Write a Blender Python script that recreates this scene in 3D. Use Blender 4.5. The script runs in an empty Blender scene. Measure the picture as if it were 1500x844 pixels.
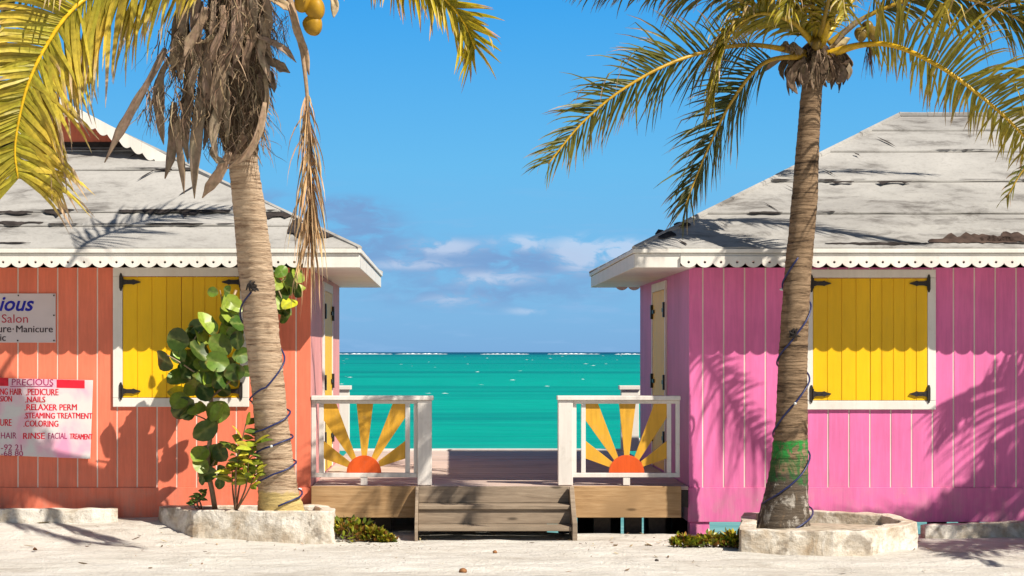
import bpy, bmesh, math, random
from mathutils import Vector, Matrix, noise as mnoise

random.seed(11)
sc = bpy.context.scene
COL = sc.collection
R = math.radians

# ------------------------------------------------------------------ camera, light, exposure
FPX, VPX, HPY, CAMZ = 3014.0, 660.0, 516.0, 1.75     # focal length and vanishing point measured on the photograph
cam_d = bpy.data.cameras.new('camera')
cam = bpy.data.objects.new('camera', cam_d); COL.objects.link(cam)
cam.location = (0, 0, CAMZ); cam.rotation_euler = (R(90), 0, 0)
cam_d.sensor_width = 36.0; cam_d.lens = 36.0 * FPX / 1500.0
cam_d.shift_x = (750 - VPX) / 1500.0
cam_d.shift_y = (HPY - 422) / 1500.0
cam_d.clip_start = 0.5; cam_d.clip_end = 80000
sc.camera = cam

SUN = Vector((0.77, -0.69, 1.0)).normalized()       # direction towards the sun
sun_d = bpy.data.lights.new('sun', 'SUN'); sun_d.energy = 5.0; sun_d.angle = R(0.5); sun_d.color = (1.0, 0.925, 0.80)
sun = bpy.data.objects.new('sun', sun_d); COL.objects.link(sun)
sun.rotation_euler = SUN.to_track_quat('Z', 'Y').to_euler(); sun.location = (30, -30, 40)

world = bpy.data.worlds.new('World'); sc.world = world; world.use_nodes = True
SKY_STRENGTH, SKY_SAT, EXPOSURE = 0.05, 1.1, 0.60
vs = sc.view_settings
vs.view_transform = 'Standard'; vs.look = 'None'; vs.gamma = 1.0; vs.use_curve_mapping = False; vs.exposure = EXPOSURE


class NT:
    """small helper round a node tree"""
    def __init__(s, tree): s.t = tree; s.n = tree.nodes; s.l = tree.links
    def node(s, typ, **kw):
        n = s.n.new(typ)
        for k, v in kw.items():
            setattr(n, k, v)
        return n
    def put(s, sock, v):
        if isinstance(v, bpy.types.NodeSocket): s.l.new(v, sock)
        elif v is not None: sock.default_value = v
    def m(s, op, a, b=None, c=None, clamp=False):
        n = s.node('ShaderNodeMath', operation=op, use_clamp=clamp)
        for i, v in enumerate((a, b, c)):
            if v is not None: s.put(n.inputs[i], v)
        return n.outputs[0]
    def mix(s, f, a, b, blend='MIX'):
        n = s.node('ShaderNodeMix', data_type='RGBA', blend_type=blend)
        s.put(n.inputs[0], f)
        for i, v in ((6, a), (7, b)):
            if isinstance(v, (tuple, list)) and len(v) == 3: v = (*v, 1)
            s.put(n.inputs[i], v)
        return n.outputs[2]
    def noise(s, vec, scale, detail=3, rough=0.55, dist=0.0):
        n = s.node('ShaderNodeTexNoise')
        s.put(n.inputs['Vector'], vec); n.inputs['Scale'].default_value = scale
        n.inputs['Detail'].default_value = detail; n.inputs['Roughness'].default_value = rough
        n.inputs['Distortion'].default_value = dist
        return n.outputs[0]
    def mapv(s, vec, scale=(1, 1, 1), loc=(0, 0, 0)):
        n = s.node('ShaderNodeMapping'); s.put(n.inputs[0], vec)
        n.inputs['Scale'].default_value = scale; n.inputs['Location'].default_value = loc
        return n.outputs[0]
    def ss(s, v, a, b, lo=0.0, hi=1.0):
        n = s.node('ShaderNodeMapRange', interpolation_type='SMOOTHSTEP')
        s.put(n.inputs[0], v)
        for i, q in ((1, a), (2, b), (3, lo), (4, hi)): n.inputs[i].default_value = q
        return n.outputs[0]
    def ramp(s, v, stops, interp='LINEAR'):
        n = s.node('ShaderNodeValToRGB'); s.put(n.inputs[0], v)
        cr = n.color_ramp; cr.interpolation = interp
        while len(cr.elements) < len(stops): cr.elements.new(0.5)
        for e, (p, c) in zip(cr.elements, stops): e.position = p; e.color = (*c, 1)
        return n.outputs[0]


def build_world():
    g = NT(world.node_tree); g.n.clear()
    out = g.node('ShaderNodeOutputWorld'); bg = g.node('ShaderNodeBackground')
    sky = g.node('ShaderNodeTexSky'); sky.sky_type = 'NISHITA'; sky.sun_disc = False
    sky.sun_elevation = math.asin(SUN.z); sky.sun_rotation = math.atan2(SUN.x, SUN.y)
    sky.altitude = 0; sky.air_density = 1.0; sky.dust_density = 0.3; sky.ozone_density = 2.2
    hs = g.node('ShaderNodeHueSaturation'); hs.inputs['Saturation'].default_value = SKY_SAT
    g.l.new(sky.outputs[0], hs.inputs['Color'])
    tc = g.node('ShaderNodeTexCoord'); sep = g.node('ShaderNodeSeparateXYZ'); g.l.new(tc.outputs['Generated'], sep.inputs[0])
    az = g.m('ARCTAN2', sep.outputs[0], sep.outputs[1]); el = g.m('ARCSINE', sep.outputs[2])
    cmb = g.node('ShaderNodeCombineXYZ')
    g.l.new(g.m('MULTIPLY', az, 60.0), cmb.inputs[0]); g.l.new(g.m('MULTIPLY', el, 150.0), cmb.inputs[1])
    n1 = g.noise(cmb.outputs[0], 1.0, 6, 0.6, 0.5)
    cm2 = g.node('ShaderNodeCombineXYZ')
    g.l.new(g.m('MULTIPLY', az, 22.0), cm2.inputs[0]); g.l.new(g.m('MULTIPLY', el, 150.0), cm2.inputs[1])
    n2 = g.noise(cm2.outputs[0], 1.0, 5, 0.6, 0.3)
    def blob(px, py, rx, ry, amp):
        a0, e0 = (px - VPX) / FPX, (HPY - py) / FPX
        dx = g.m('MULTIPLY', g.m('SUBTRACT', az, a0), FPX / rx); dy = g.m('MULTIPLY', g.m('SUBTRACT', el, e0), FPX / ry)
        d = g.m('ADD', g.m('MULTIPLY', dx, dx), g.m('MULTIPLY', dy, dy))
        return g.m('MULTIPLY', g.m('EXPONENT', g.m('MULTIPLY', d, -1.0)), amp)
    def total(lst):
        acc = None
        for b in lst:
            v = blob(*b); acc = v if acc is None else g.m('ADD', acc, v)
        return acc
    white = total([(650, 362, 55, 13, .75), (765, 357, 40, 13, .75), (850, 372, 36, 24, 1.15), (925, 368, 40, 16, 1.15), (600, 388, 75, 9, .55),
                   (720, 408, 75, 12, .65), (665, 440, 60, 12, .45), (770, 456, 34, 7, .45), (250, 400, 90, 20, .9), (1150, 400, 120, 18, .8)])
    shade = total([(520, 328, 70, 28, .9), (620, 375, 150, 26, .75), (790, 385, 140, 26, .6), (500, 300, 60, 14, .5), (380, 290, 50, 18, .5),
                   (700, 430, 200, 26, .6), (1050, 410, 150, 25, .6)])
    low = g.ss(el, 0.10, 0.02)
    wispy = g.m('MULTIPLY', g.ss(n2, 0.50, 0.72), g.m('MULTIPLY', low, 0.60))
    puff = g.ss(g.m('MULTIPLY', white, g.ss(n1, 0.28, 0.60)), 0.05, 0.68)
    sh = g.m('MULTIPLY', g.ss(g.m('MULTIPLY', shade, g.ss(n1, 0.16, 0.64)), 0.03, 0.75), 0.80)
    base = hs.outputs[0]
    # low sky ahead recoloured deeper blue; left plain behind the camera to cut fill
    k = 1.0 / SKY_STRENGTH / (2 ** EXPOSURE)
    low_blue = g.ramp(g.m('MULTIPLY', el, 4.0), [(0.0, (0.19, 0.43, 0.76)), (0.12, (0.19, 0.50, 0.84)), (0.36, (0.13, 0.51, 0.90)), (0.70, (0.035, 0.38, 0.90)), (1.0, (0.022, 0.31, 0.84))])
    sc_ = g.node('ShaderNodeVectorMath', operation='SCALE'); g.l.new(low_blue, sc_.inputs[0]); sc_.inputs['Scale'].default_value = k
    base = g.mix(g.m('MULTIPLY', g.ss(el, 0.45, 0.15, 0.0, 0.92), g.ss(sep.outputs[1], 0.1, 0.6)), base, sc_.outputs[0])
    # blue-grey cloud bellies, then white tops
    c1 = g.mix(sh, base, (0.20 * k, 0.34 * k, 0.62 * k))
    c2 = g.mix(wispy, c1, (0.28 * k, 0.50 * k, 0.80 * k))
    c3 = g.mix(g.m('MULTIPLY', puff, 0.66), c2, (0.62 * k, 0.72 * k, 0.90 * k))
    g.l.new(c3, bg.inputs[0]); bg.inputs[1].default_value = SKY_STRENGTH
    g.l.new(bg.outputs[0], out.inputs[0])
build_world()


# ------------------------------------------------------------------ materials
def new_mat(name):
    m = bpy.data.materials.new(name); m.use_nodes = True
    g = NT(m.node_tree); g.n.clear()
    out = g.node('ShaderNodeOutputMaterial'); p = g.node('ShaderNodeBsdfPrincipled')
    g.l.new(p.outputs[0], out.inputs[0])
    return m, g, p, out

def bump(g, p, h, strength=0.3, dist=0.02):
    b = g.node('ShaderNodeBump'); b.inputs['Strength'].default_value = strength; b.inputs['Distance'].default_value = dist
    g.l.new(h, b.inputs['Height']); g.l.new(b.outputs[0], p.inputs['Normal'])

def objco(g):
    return g.node('ShaderNodeTexCoord').outputs['Object']

def painted(name, col, rough=0.55, var=0.10, grain=(14, 14, 1.2), grime=(0.35, 0.30, 0.24), grime_amt=0.12, spec=0.3, bmp=0.15, splash=0.0):
    """paint on timber: vertical grain, patchy fading and a little grime"""
    m, g, p, _ = new_mat(name); c = objco(g)
    n1 = g.noise(g.mapv(c, grain), 2.2, 5, 0.65); n2 = g.noise(c, 1.7, 4, 0.6); n3 = g.noise(c, 9.0, 5, 0.7)
    a = tuple(x * (1 - var) for x in col); b = tuple(min(0.95, x * (1 + var)) for x in col)
    k = g.mix(g.ss(g.m('ADD', g.m('MULTIPLY', n1, 0.5), g.m('MULTIPLY', n2, 0.5)), 0.36, 0.64), a, b)
    k = g.mix(g.m('MULTIPLY', g.ss(n3, 0.52, 0.78), grime_amt), k, grime)
    n4 = g.noise(g.mapv(c, (4.6, 4.6, 0.15)), 1.0, 2)
    k = g.mix(g.ss(n4, 0.35, 0.65, 0.0, 0.50), k, g.mix(1.0, k, (0.86, 0.84, 0.82), 'MULTIPLY'))
    if splash:
        sp = g.node('ShaderNodeSeparateXYZ'); g.l.new(c, sp.inputs[0])
        near = g.m('MULTIPLY', g.ss(sp.outputs[2], 0.75, 0.10), g.ss(g.noise(g.mapv(c, (3, 3, 2)), 2.0, 5, 0.7), 0.38, 0.70))
        k = g.mix(g.m('MULTIPLY', near, splash), k, (0.40, 0.34, 0.28))
        chip = g.ss(g.noise(g.mapv(c, (2.2, 2.2, 1.1)), 7.0, 4, 0.75), 0.715, 0.735)
        k = g.mix(g.m('MULTIPLY', chip, 0.7), k, (0.50, 0.40, 0.34))
    g.l.new(k, p.inputs['Base Color'])
    p.inputs['Roughness'].default_value = rough; p.inputs['Specular IOR Level'].default_value = spec
    bump(g, p, g.m('ADD', n1, g.m('MULTIPLY', n3, 0.5)), bmp, 0.01)
    return m

def wood(name, c0, c1, c2, grain=(1.2, 14, 14), knots=True, rough=0.75):
    m, g, p, _ = new_mat(name); c = objco(g)
    n1 = g.noise(g.mapv(c, grain), 2.0, 6, 0.65, 0.6); n2 = g.noise(c, 1.4, 3); n3 = g.noise(g.mapv(c, tuple(q * 3 for q in grain)), 2.0, 3)
    k = g.ramp(g.m('ADD', g.m('MULTIPLY', n1, 0.7), g.m('MULTIPLY', n3, 0.3)), [(0.30, c0), (0.5, c1), (0.70, c2)])
    k = g.mix(g.ss(n2, 0.45, 0.75), k, tuple(0.72 * x for x in c1))
    if knots:
        v = g.node('ShaderNodeTexVoronoi'); g.l.new(g.mapv(c, (1.7, 3, 6.0)), v.inputs[0]); v.inputs['Scale'].default_value = 1.0
        kn = g.ss(v.outputs['Distance'], 0.13, 0.05)
        k = g.mix(g.m('MULTIPLY', kn, 0.75), k, tuple(0.3 * x for x in c0))
    g.l.new(k, p.inputs['Base Color']); p.inputs['Roughness'].default_value = rough; p.inputs['Specular IOR Level'].default_value = 0.2
    bump(g, p, n1, 0.25, 0.01)
    return m

def plain(name, col, rough=0.6, spec=0.3, metal=0.0, var=0.15, scale=30):
    m, g, p, _ = new_mat(name); c = objco(g); n = g.noise(c, scale, 4)
    g.l.new(g.mix(g.ss(n, 0.3, 0.7), tuple(x * (1 - var) for x in col), tuple(x * (1 + var) for x in col)), p.inputs['Base Color'])
    p.inputs['Roughness'].default_value = rough; p.inputs['Specular IOR Level'].default_value = spec; p.inputs['Metallic'].default_value = metal
    bump(g, p, n, 0.1, 0.005)
    return m

def leafmat(name, trans=0.25, rough=0.45, spec=0.35):
    """leaf pigment comes from the mesh attribute 'tint'; a leaf lets some light through"""
    m, g, p, out = new_mat(name)
    at = g.node('ShaderNodeAttribute'); at.attribute_name = 'tint'
    n = g.noise(objco(g), 25, 3)
    k = g.mix(g.ss(n, 0.35, 0.7), at.outputs['Color'], g.mix(1.0, at.outputs['Color'], (0.72, 0.72, 0.7), 'MULTIPLY'))
    g.l.new(k, p.inputs['Base Color']); p.inputs['Roughness'].default_value = rough; p.inputs['Specular IOR Level'].default_value = spec
    tr = g.node('ShaderNodeBsdfTranslucent'); g.l.new(k, tr.inputs[0])
    mx = g.node('ShaderNodeMixShader'); mx.inputs[0].default_value = trans
    g.l.new(p.outputs[0], mx.inputs[1]); g.l.new(tr.outputs[0], mx.inputs[2]); g.l.new(mx.outputs[0], out.inputs[0])
    return m

M = {}
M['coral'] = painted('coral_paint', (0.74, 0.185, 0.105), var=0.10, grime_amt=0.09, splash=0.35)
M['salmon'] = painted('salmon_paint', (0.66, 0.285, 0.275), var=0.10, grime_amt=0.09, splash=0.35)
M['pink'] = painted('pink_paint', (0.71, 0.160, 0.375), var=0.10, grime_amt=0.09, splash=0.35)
M['mauve'] = painted('mauve_pink_side', (0.54, 0.165, 0.39), var=0.10, grime_amt=0.09, splash=0.35)  # side wall of the pink hut, a purpler tone than its front
M['groove'] = painted('bare_groove', (0.74, 0.62, 0.54), var=0.1, grime_amt=0.1)
M['white'] = painted('white_paint', (0.70, 0.67, 0.62), var=0.04, grime_amt=0.22, rough=0.5)
M['old_white'] = painted('worn_white_paint', (0.66, 0.62, 0.58), var=0.07, grime_amt=0.35, rough=0.55)
M['yellow'] = painted('yellow_paint', (0.80, 0.475, 0.004), var=0.05, grime_amt=0.04, rough=0.45)
M['ray'] = painted('sun_ray_paint', (0.62, 0.33, 0.03), var=0.12, grime_amt=0.2, rough=0.5)
M['disc'] = painted('sun_disc_paint', (0.62, 0.085, 0.010), var=0.10, grime_amt=0.12, rough=0.5)
M['iron'] = plain('black_iron', (0.018, 0.014, 0.012), 0.5, 0.4)
M['beam'] = wood('timber_beam', (0.22, 0.125, 0.055), (0.38, 0.235, 0.115), (0.50, 0.335, 0.18))
M['step'] = wood('weathered_shaded_step', (0.15, 0.11, 0.078), (0.26, 0.20, 0.145), (0.36, 0.285, 0.21))  # weathered wood, darkened overall for the palm shade lying on the steps
M['deck'] = wood('deck_wood', (0.40, 0.29, 0.24), (0.52, 0.40, 0.34), (0.60, 0.48, 0.41), grain=(0.6, 8, 8), knots=False)
M['pile'] = plain('dark_pile', (0.05, 0.04, 0.035), 0.9)
M['tar'] = plain('bare_tar', (0.035, 0.028, 0.026), 0.85, 0.2, var=0.4, scale=9)
M['brown_tar'] = plain('rotten_board', (0.060, 0.040, 0.032), 0.9, 0.15, var=0.45, scale=7)
M['soil'] = plain('planter_sand', (0.36, 0.31, 0.24), 0.95, 0.1, var=0.3, scale=14)
M['sign_pale'] = plain('pale_sign_face', (0.58, 0.50, 0.50), 0.45, 0.3, var=0.03, scale=4)
M['blue_ink'] = plain('blue_lettering', (0.012, 0.012, 0.30), 0.5)
M['red_ink'] = plain('dark_red_lettering', (0.40, 0.03, 0.05), 0.5)
M['black_ink'] = plain('black_lettering', (0.05, 0.03, 0.035), 0.5)
M['red_paint'] = plain('red_brush_paint', (0.62, 0.012, 0.03), 0.5, var=0.2, scale=12)
M['maroon_paint'] = plain('maroon_brush_paint', (0.36, 0.03, 0.12), 0.5, var=0.2, scale=12)
M['cable'] = plain('blue_cable', (0.016, 0.022, 0.09), 0.4, 0.4)
M['bulb'] = plain('cloudy_bulb', (0.6, 0.62, 0.62), 0.25, 0.5)
M['nut'] = plain('yellow_husk', (0.30, 0.165, 0.010), 0.5, 0.3, var=0.4, scale=5)
M['green_nut'] = plain('olive_husk', (0.15, 0.095, 0.012), 0.4, 0.4, var=0.3, scale=9)
M['husk'] = plain('brown_husk', (0.22, 0.10, 0.04), 0.8, 0.2, var=0.3, scale=20)
M['foam'] = plain('sea_foam', (0.80, 0.84, 0.84), 0.9, 0.1, var=0.05, scale=0.5)
M['leaf'] = leafmat('palm_leaflet')
M['stalk'] = leafmat('palm_stalk', 0.0, 0.4, 0.4)
M['dead'] = leafmat('dead_leaf', 0.08, 0.85, 0.15)
M['broad'] = leafmat('broad_leaf', 0.22, 0.38, 0.4)

def pink_sign():
    m, g, p, _ = new_mat('faded_pink_board'); c = objco(g)
    n = g.noise(c, 3.2, 3, 0.5, 0.4); n2 = g.noise(c, 30, 3)
    k = g.ramp(n, [(0.40, (0.62, 0.60, 0.58)), (0.52, (0.68, 0.50, 0.54)), (0.66, (0.74, 0.30, 0.46))])
    k = g.mix(g.m('MULTIPLY', g.ss(n2, 0.55, 0.75), 0.2), k, (0.5, 0.42, 0.42))
    g.l.new(k, p.inputs['Base Color']); p.inputs['Roughness'].default_value = 0.5
    return m
M['sign_pink'] = pink_sign()

def roofing():
    m, g, p, _ = new_mat('painted_roll_roofing'); c = objco(g)
    big = g.noise(g.mapv(c, (0.5, 1, 1)), 0.9, 5, 0.65, 0.4); fine = g.noise(c, 22, 4, 0.7); st = g.noise(g.mapv(c, (1.4, 3.2, 3.2)), 1.5, 6, 0.72, 0.5)
    k = g.ramp(big, [(0.30, (0.25, 0.24, 0.23)), (0.52, (0.35, 0.338, 0.32)), (0.72, (0.41, 0.396, 0.375))])
    k = g.mix(g.m('MULTIPLY', g.ss(fine, 0.45, 0.75), 0.35), k, (0.20, 0.185, 0.17))
    dirt = g.m('MULTIPLY', g.ss(st, 0.46, 0.68), g.ss(big, 0.64, 0.42))
    k = g.mix(g.m('MULTIPLY', dirt, 0.85), k, (0.10, 0.09, 0.083))
    speck = g.ss(g.noise(g.mapv(c, (1, 2, 2)), 14, 5, 0.75), 0.68, 0.73)
    k = g.mix(g.m('MULTIPLY', speck, 0.8), k, (0.05, 0.045, 0.04))
    g.l.new(k, p.inputs['Base Color']); p.inputs['Roughness'].default_value = 0.8; p.inputs['Specular IOR Level'].default_value = 0.15
    bump(g, p, g.m('ADD', fine, g.m('MULTIPLY', st, 1.5)), 0.3, 0.012)
    return m
M['roof'] = roofing()

def stone():
    m, g, p, _ = new_mat('whitewashed_stone'); c = objco(g)
    n = g.noise(c, 3.2, 6, 0.7, 0.5); f = g.noise(c, 17, 5, 0.75); d = g.noise(g.mapv(c, (1, 1, 1), (7, 3, 1)), 2.4, 4, 0.6, 0.6)
    k = g.ramp(n, [(0.34, (0.36, 0.275, 0.19)), (0.48, (0.53, 0.465, 0.38)), (0.58, (0.66, 0.61, 0.54))])
    k = g.mix(g.m('MULTIPLY', g.ss(f, 0.50, 0.72), 0.55), k, (0.27, 0.21, 0.15))
    k = g.mix(g.m('MULTIPLY', g.ss(d, 0.58, 0.66), 0.75), k, (0.22, 0.18, 0.14))
    sp = g.ss(g.noise(g.mapv(c, (1, 1, 0.5), (2, 9, 4)), 11, 4, 0.7), 0.66, 0.72)
    k = g.mix(g.m('MULTIPLY', sp, 0.7), k, (0.07, 0.06, 0.05))
    g.l.new(k, p.inputs['Base Color']); p.inputs['Roughness'].default_value = 0.95; p.inputs['Specular IOR Level'].default_value = 0.1
    bump(g, p, g.m('ADD', n, f), 0.6, 0.03)
    return m
M['stone'] = stone()

def sand():
    m, g, p, _ = new_mat('pale_sand'); c = objco(g)
    n = g.noise(g.mapv(c, (0.5, 1.1, 1)), 1.1, 6, 0.65, 0.6); s = g.noise(g.mapv(c, (1.0, 2.6, 1)), 2.6, 6, 0.72, 0.8); f = g.noise(c, 30, 5, 0.75); gr = g.noise(c, 140, 2, 0.6)
    k = g.ramp(g.m('ADD', g.m('MULTIPLY', n, 0.45), g.m('MULTIPLY', s, 0.55)), [(0.34, (0.40, 0.355, 0.305)), (0.46, (0.575, 0.54, 0.485)), (0.58, (0.67, 0.64, 0.59))])
    k = g.mix(g.m('MULTIPLY', g.ss(f, 0.48, 0.78), 0.35), k, (0.38, 0.32, 0.26))
    k = g.mix(g.m('MULTIPLY', g.ss(gr, 0.55, 0.8), 0.3), k, (0.30, 0.25, 0.20))
    sp = g.ss(g.noise(g.mapv(c, (1, 1.3, 1)), 13, 5, 0.8), 0.685, 0.725)
    k = g.mix(g.m('MULTIPLY', sp, 0.65), k, (0.17, 0.12, 0.085))
    g.l.new(k, p.inputs['Base Color']); p.inputs['Roughness'].default_value = 0.95; p.inputs['Specular IOR Level'].default_value = 0.1
    bump(g, p, g.m('ADD', g.m('MULTIPLY', s, 1.3), g.m('MULTIPLY', f, 0.7)), 0.65, 0.06)
    return m
M['sand'] = sand()

def sea():
    m, g, p, _ = new_mat('turquoise_sea')
    pos = g.node('ShaderNodeNewGeometry').outputs['Position']; sep = g.node('ShaderNodeSeparateXYZ'); g.l.new(pos, sep.inputs[0])
    ly = g.m('DIVIDE', g.m('LOGARITHM', g.m('MAXIMUM', sep.outputs[1], 10.0), 10.0), 5.0)     # depth of water follows the distance from the shore
    wob = g.noise(g.mapv(pos, (0.006, 0.02, 0)), 1.0, 4)
    ly2 = g.m('ADD', ly, g.m('MULTIPLY', g.m('SUBTRACT', wob, 0.5), 0.05))
    L = lambda y: math.log10(y) / 5
    k = g.ramp(ly2, [(L(26), (0.20, 0.36, 0.36)), (L(40), (0.06, 0.31, 0.28)), (L(56), (0.0, 0.31, 0.225)), (L(120), (0.0, 0.34, 0.25)),
                     (L(300), (0.0, 0.29, 0.23)), (L(900), (0.0, 0.22, 0.205)), (L(2000), (0.0, 0.13, 0.16)), (L(2700), (0.002, 0.03, 0.10))])
    band = g.noise(g.mapv(pos, (0.0022, 0.016, 0), (3.7, 0, 0)), 1.0, 5, 0.62, 0.5)
    k = g.mix(g.m('MULTIPLY', g.ss(band, 0.50, 0.64), 0.55), k, (0.0, 0.105, 0.12))
    rip = g.noise(g.mapv(pos, (0.35, 1.6, 0)), 1.0, 4, 0.65, 0.3); rip2 = g.noise(g.mapv(pos, (0.06, 0.35, 0)), 1.0, 5, 0.65, 0.3)
    k = g.mix(g.m('MULTIPLY', g.ss(rip, 0.42, 0.62), 0.30), k, (0.0, 0.14, 0.135))
    k = g.mix(g.m('MULTIPLY', g.ss(rip2, 0.45, 0.65), 0.28), k, (0.0, 0.15, 0.145))
    g.l.new(k, p.inputs['Base Color']); p.inputs['Roughness'].default_value = 0.4; p.inputs['Specular IOR Level'].default_value = 0.03; p.inputs['IOR'].default_value = 1.33
    bump(g, p, g.m('ADD', rip, g.m('MULTIPLY', rip2, 3.0)), 0.7, 0.25)
    return m
M['sea'] = sea()

def bark(name, light, mid, dark, extra=None):
    """ring-scarred palm bark; extra = list of (z0, z1, colour, cover) painted bands"""
    m, g, p, _ = new_mat(name); c = objco(g); sep = g.node('ShaderNodeSeparateXYZ'); g.l.new(c, sep.inputs[0])
    ring = g.noise(g.mapv(c, (1.2, 1.2, 16)), 1.6, 5, 0.7, 0.7); fine = g.noise(g.mapv(c, (9, 9, 60)), 1.0, 4, 0.7); big = g.noise(c, 2.6, 5, 0.65, 0.4)
    k = g.ramp(g.m('ADD', g.m('MULTIPLY', ring, 0.6), g.m('MULTIPLY', fine, 0.4)), [(0.38, dark), (0.47, mid), (0.56, light)])
    k = g.mix(g.m('MULTIPLY', g.ss(big, 0.55, 0.72), 0.7), k, dark)
    for (z0, z1, colr, cover) in (extra or []):
        zz = g.m('ADD', sep.outputs[2], g.m('MULTIPLY', g.m('SUBTRACT', big, 0.5), 0.22))
        mask = g.m('MULTIPLY', g.ss(zz, z0 - 0.015, z0 + 0.015), g.ss(zz, z1 + 0.015, z1 - 0.015))
        pat = g.ss(g.noise(g.mapv(c, (6, 6, 3.5)), 1.5, 6, 0.75, 0.5), 0.60 - cover * 0.4, 0.74 - cover * 0.4)
        k = g.mix(g.m('MULTIPLY', g.m('MULTIPLY', mask, pat), 0.85), k, colr)
    g.l.new(k, p.inputs['Base Color']); p.inputs['Roughness'].default_value = 0.9; p.inputs['Specular IOR Level'].default_value = 0.12
    bump(g, p, g.m('ADD', ring, g.m('MULTIPLY', fine, 0.7)), 0.7, 0.03)
    return m
M['bark_tan'] = bark('tan_palm_bark', (0.52, 0.39, 0.27), (0.40, 0.285, 0.19), (0.17, 0.105, 0.065), [(-0.3, 0.20, (0.56, 0.42, 0.16), 0.9)])
M['bark_dark'] = bark('brown_palm_bark', (0.27, 0.185, 0.115), (0.17, 0.112, 0.068), (0.05, 0.033, 0.022),
                      [(-0.2, 0.52, (0.075, 0.062, 0.05), 0.8), (-0.15, 0.50, (0.45, 0.41, 0.36), 0.22), (0.44, 0.84, (0.018, 0.115, 0.03), 0.50), (0.68, 0.84, (0.03, 0.25, 0.05), 0.44)])


# ------------------------------------------------------------------ geometry helpers
def P(px, py, Y):
    """the world point at depth Y seen at that place of the photograph"""
    return Vector(((px - VPX) * Y / FPX, Y, CAMZ - (py - HPY) * Y / FPX))

def wx(px, Y=19.7): return (px - VPX) * Y / FPX
def wz(py, Y=19.7): return CAMZ - (py - HPY) * Y / FPX

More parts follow.
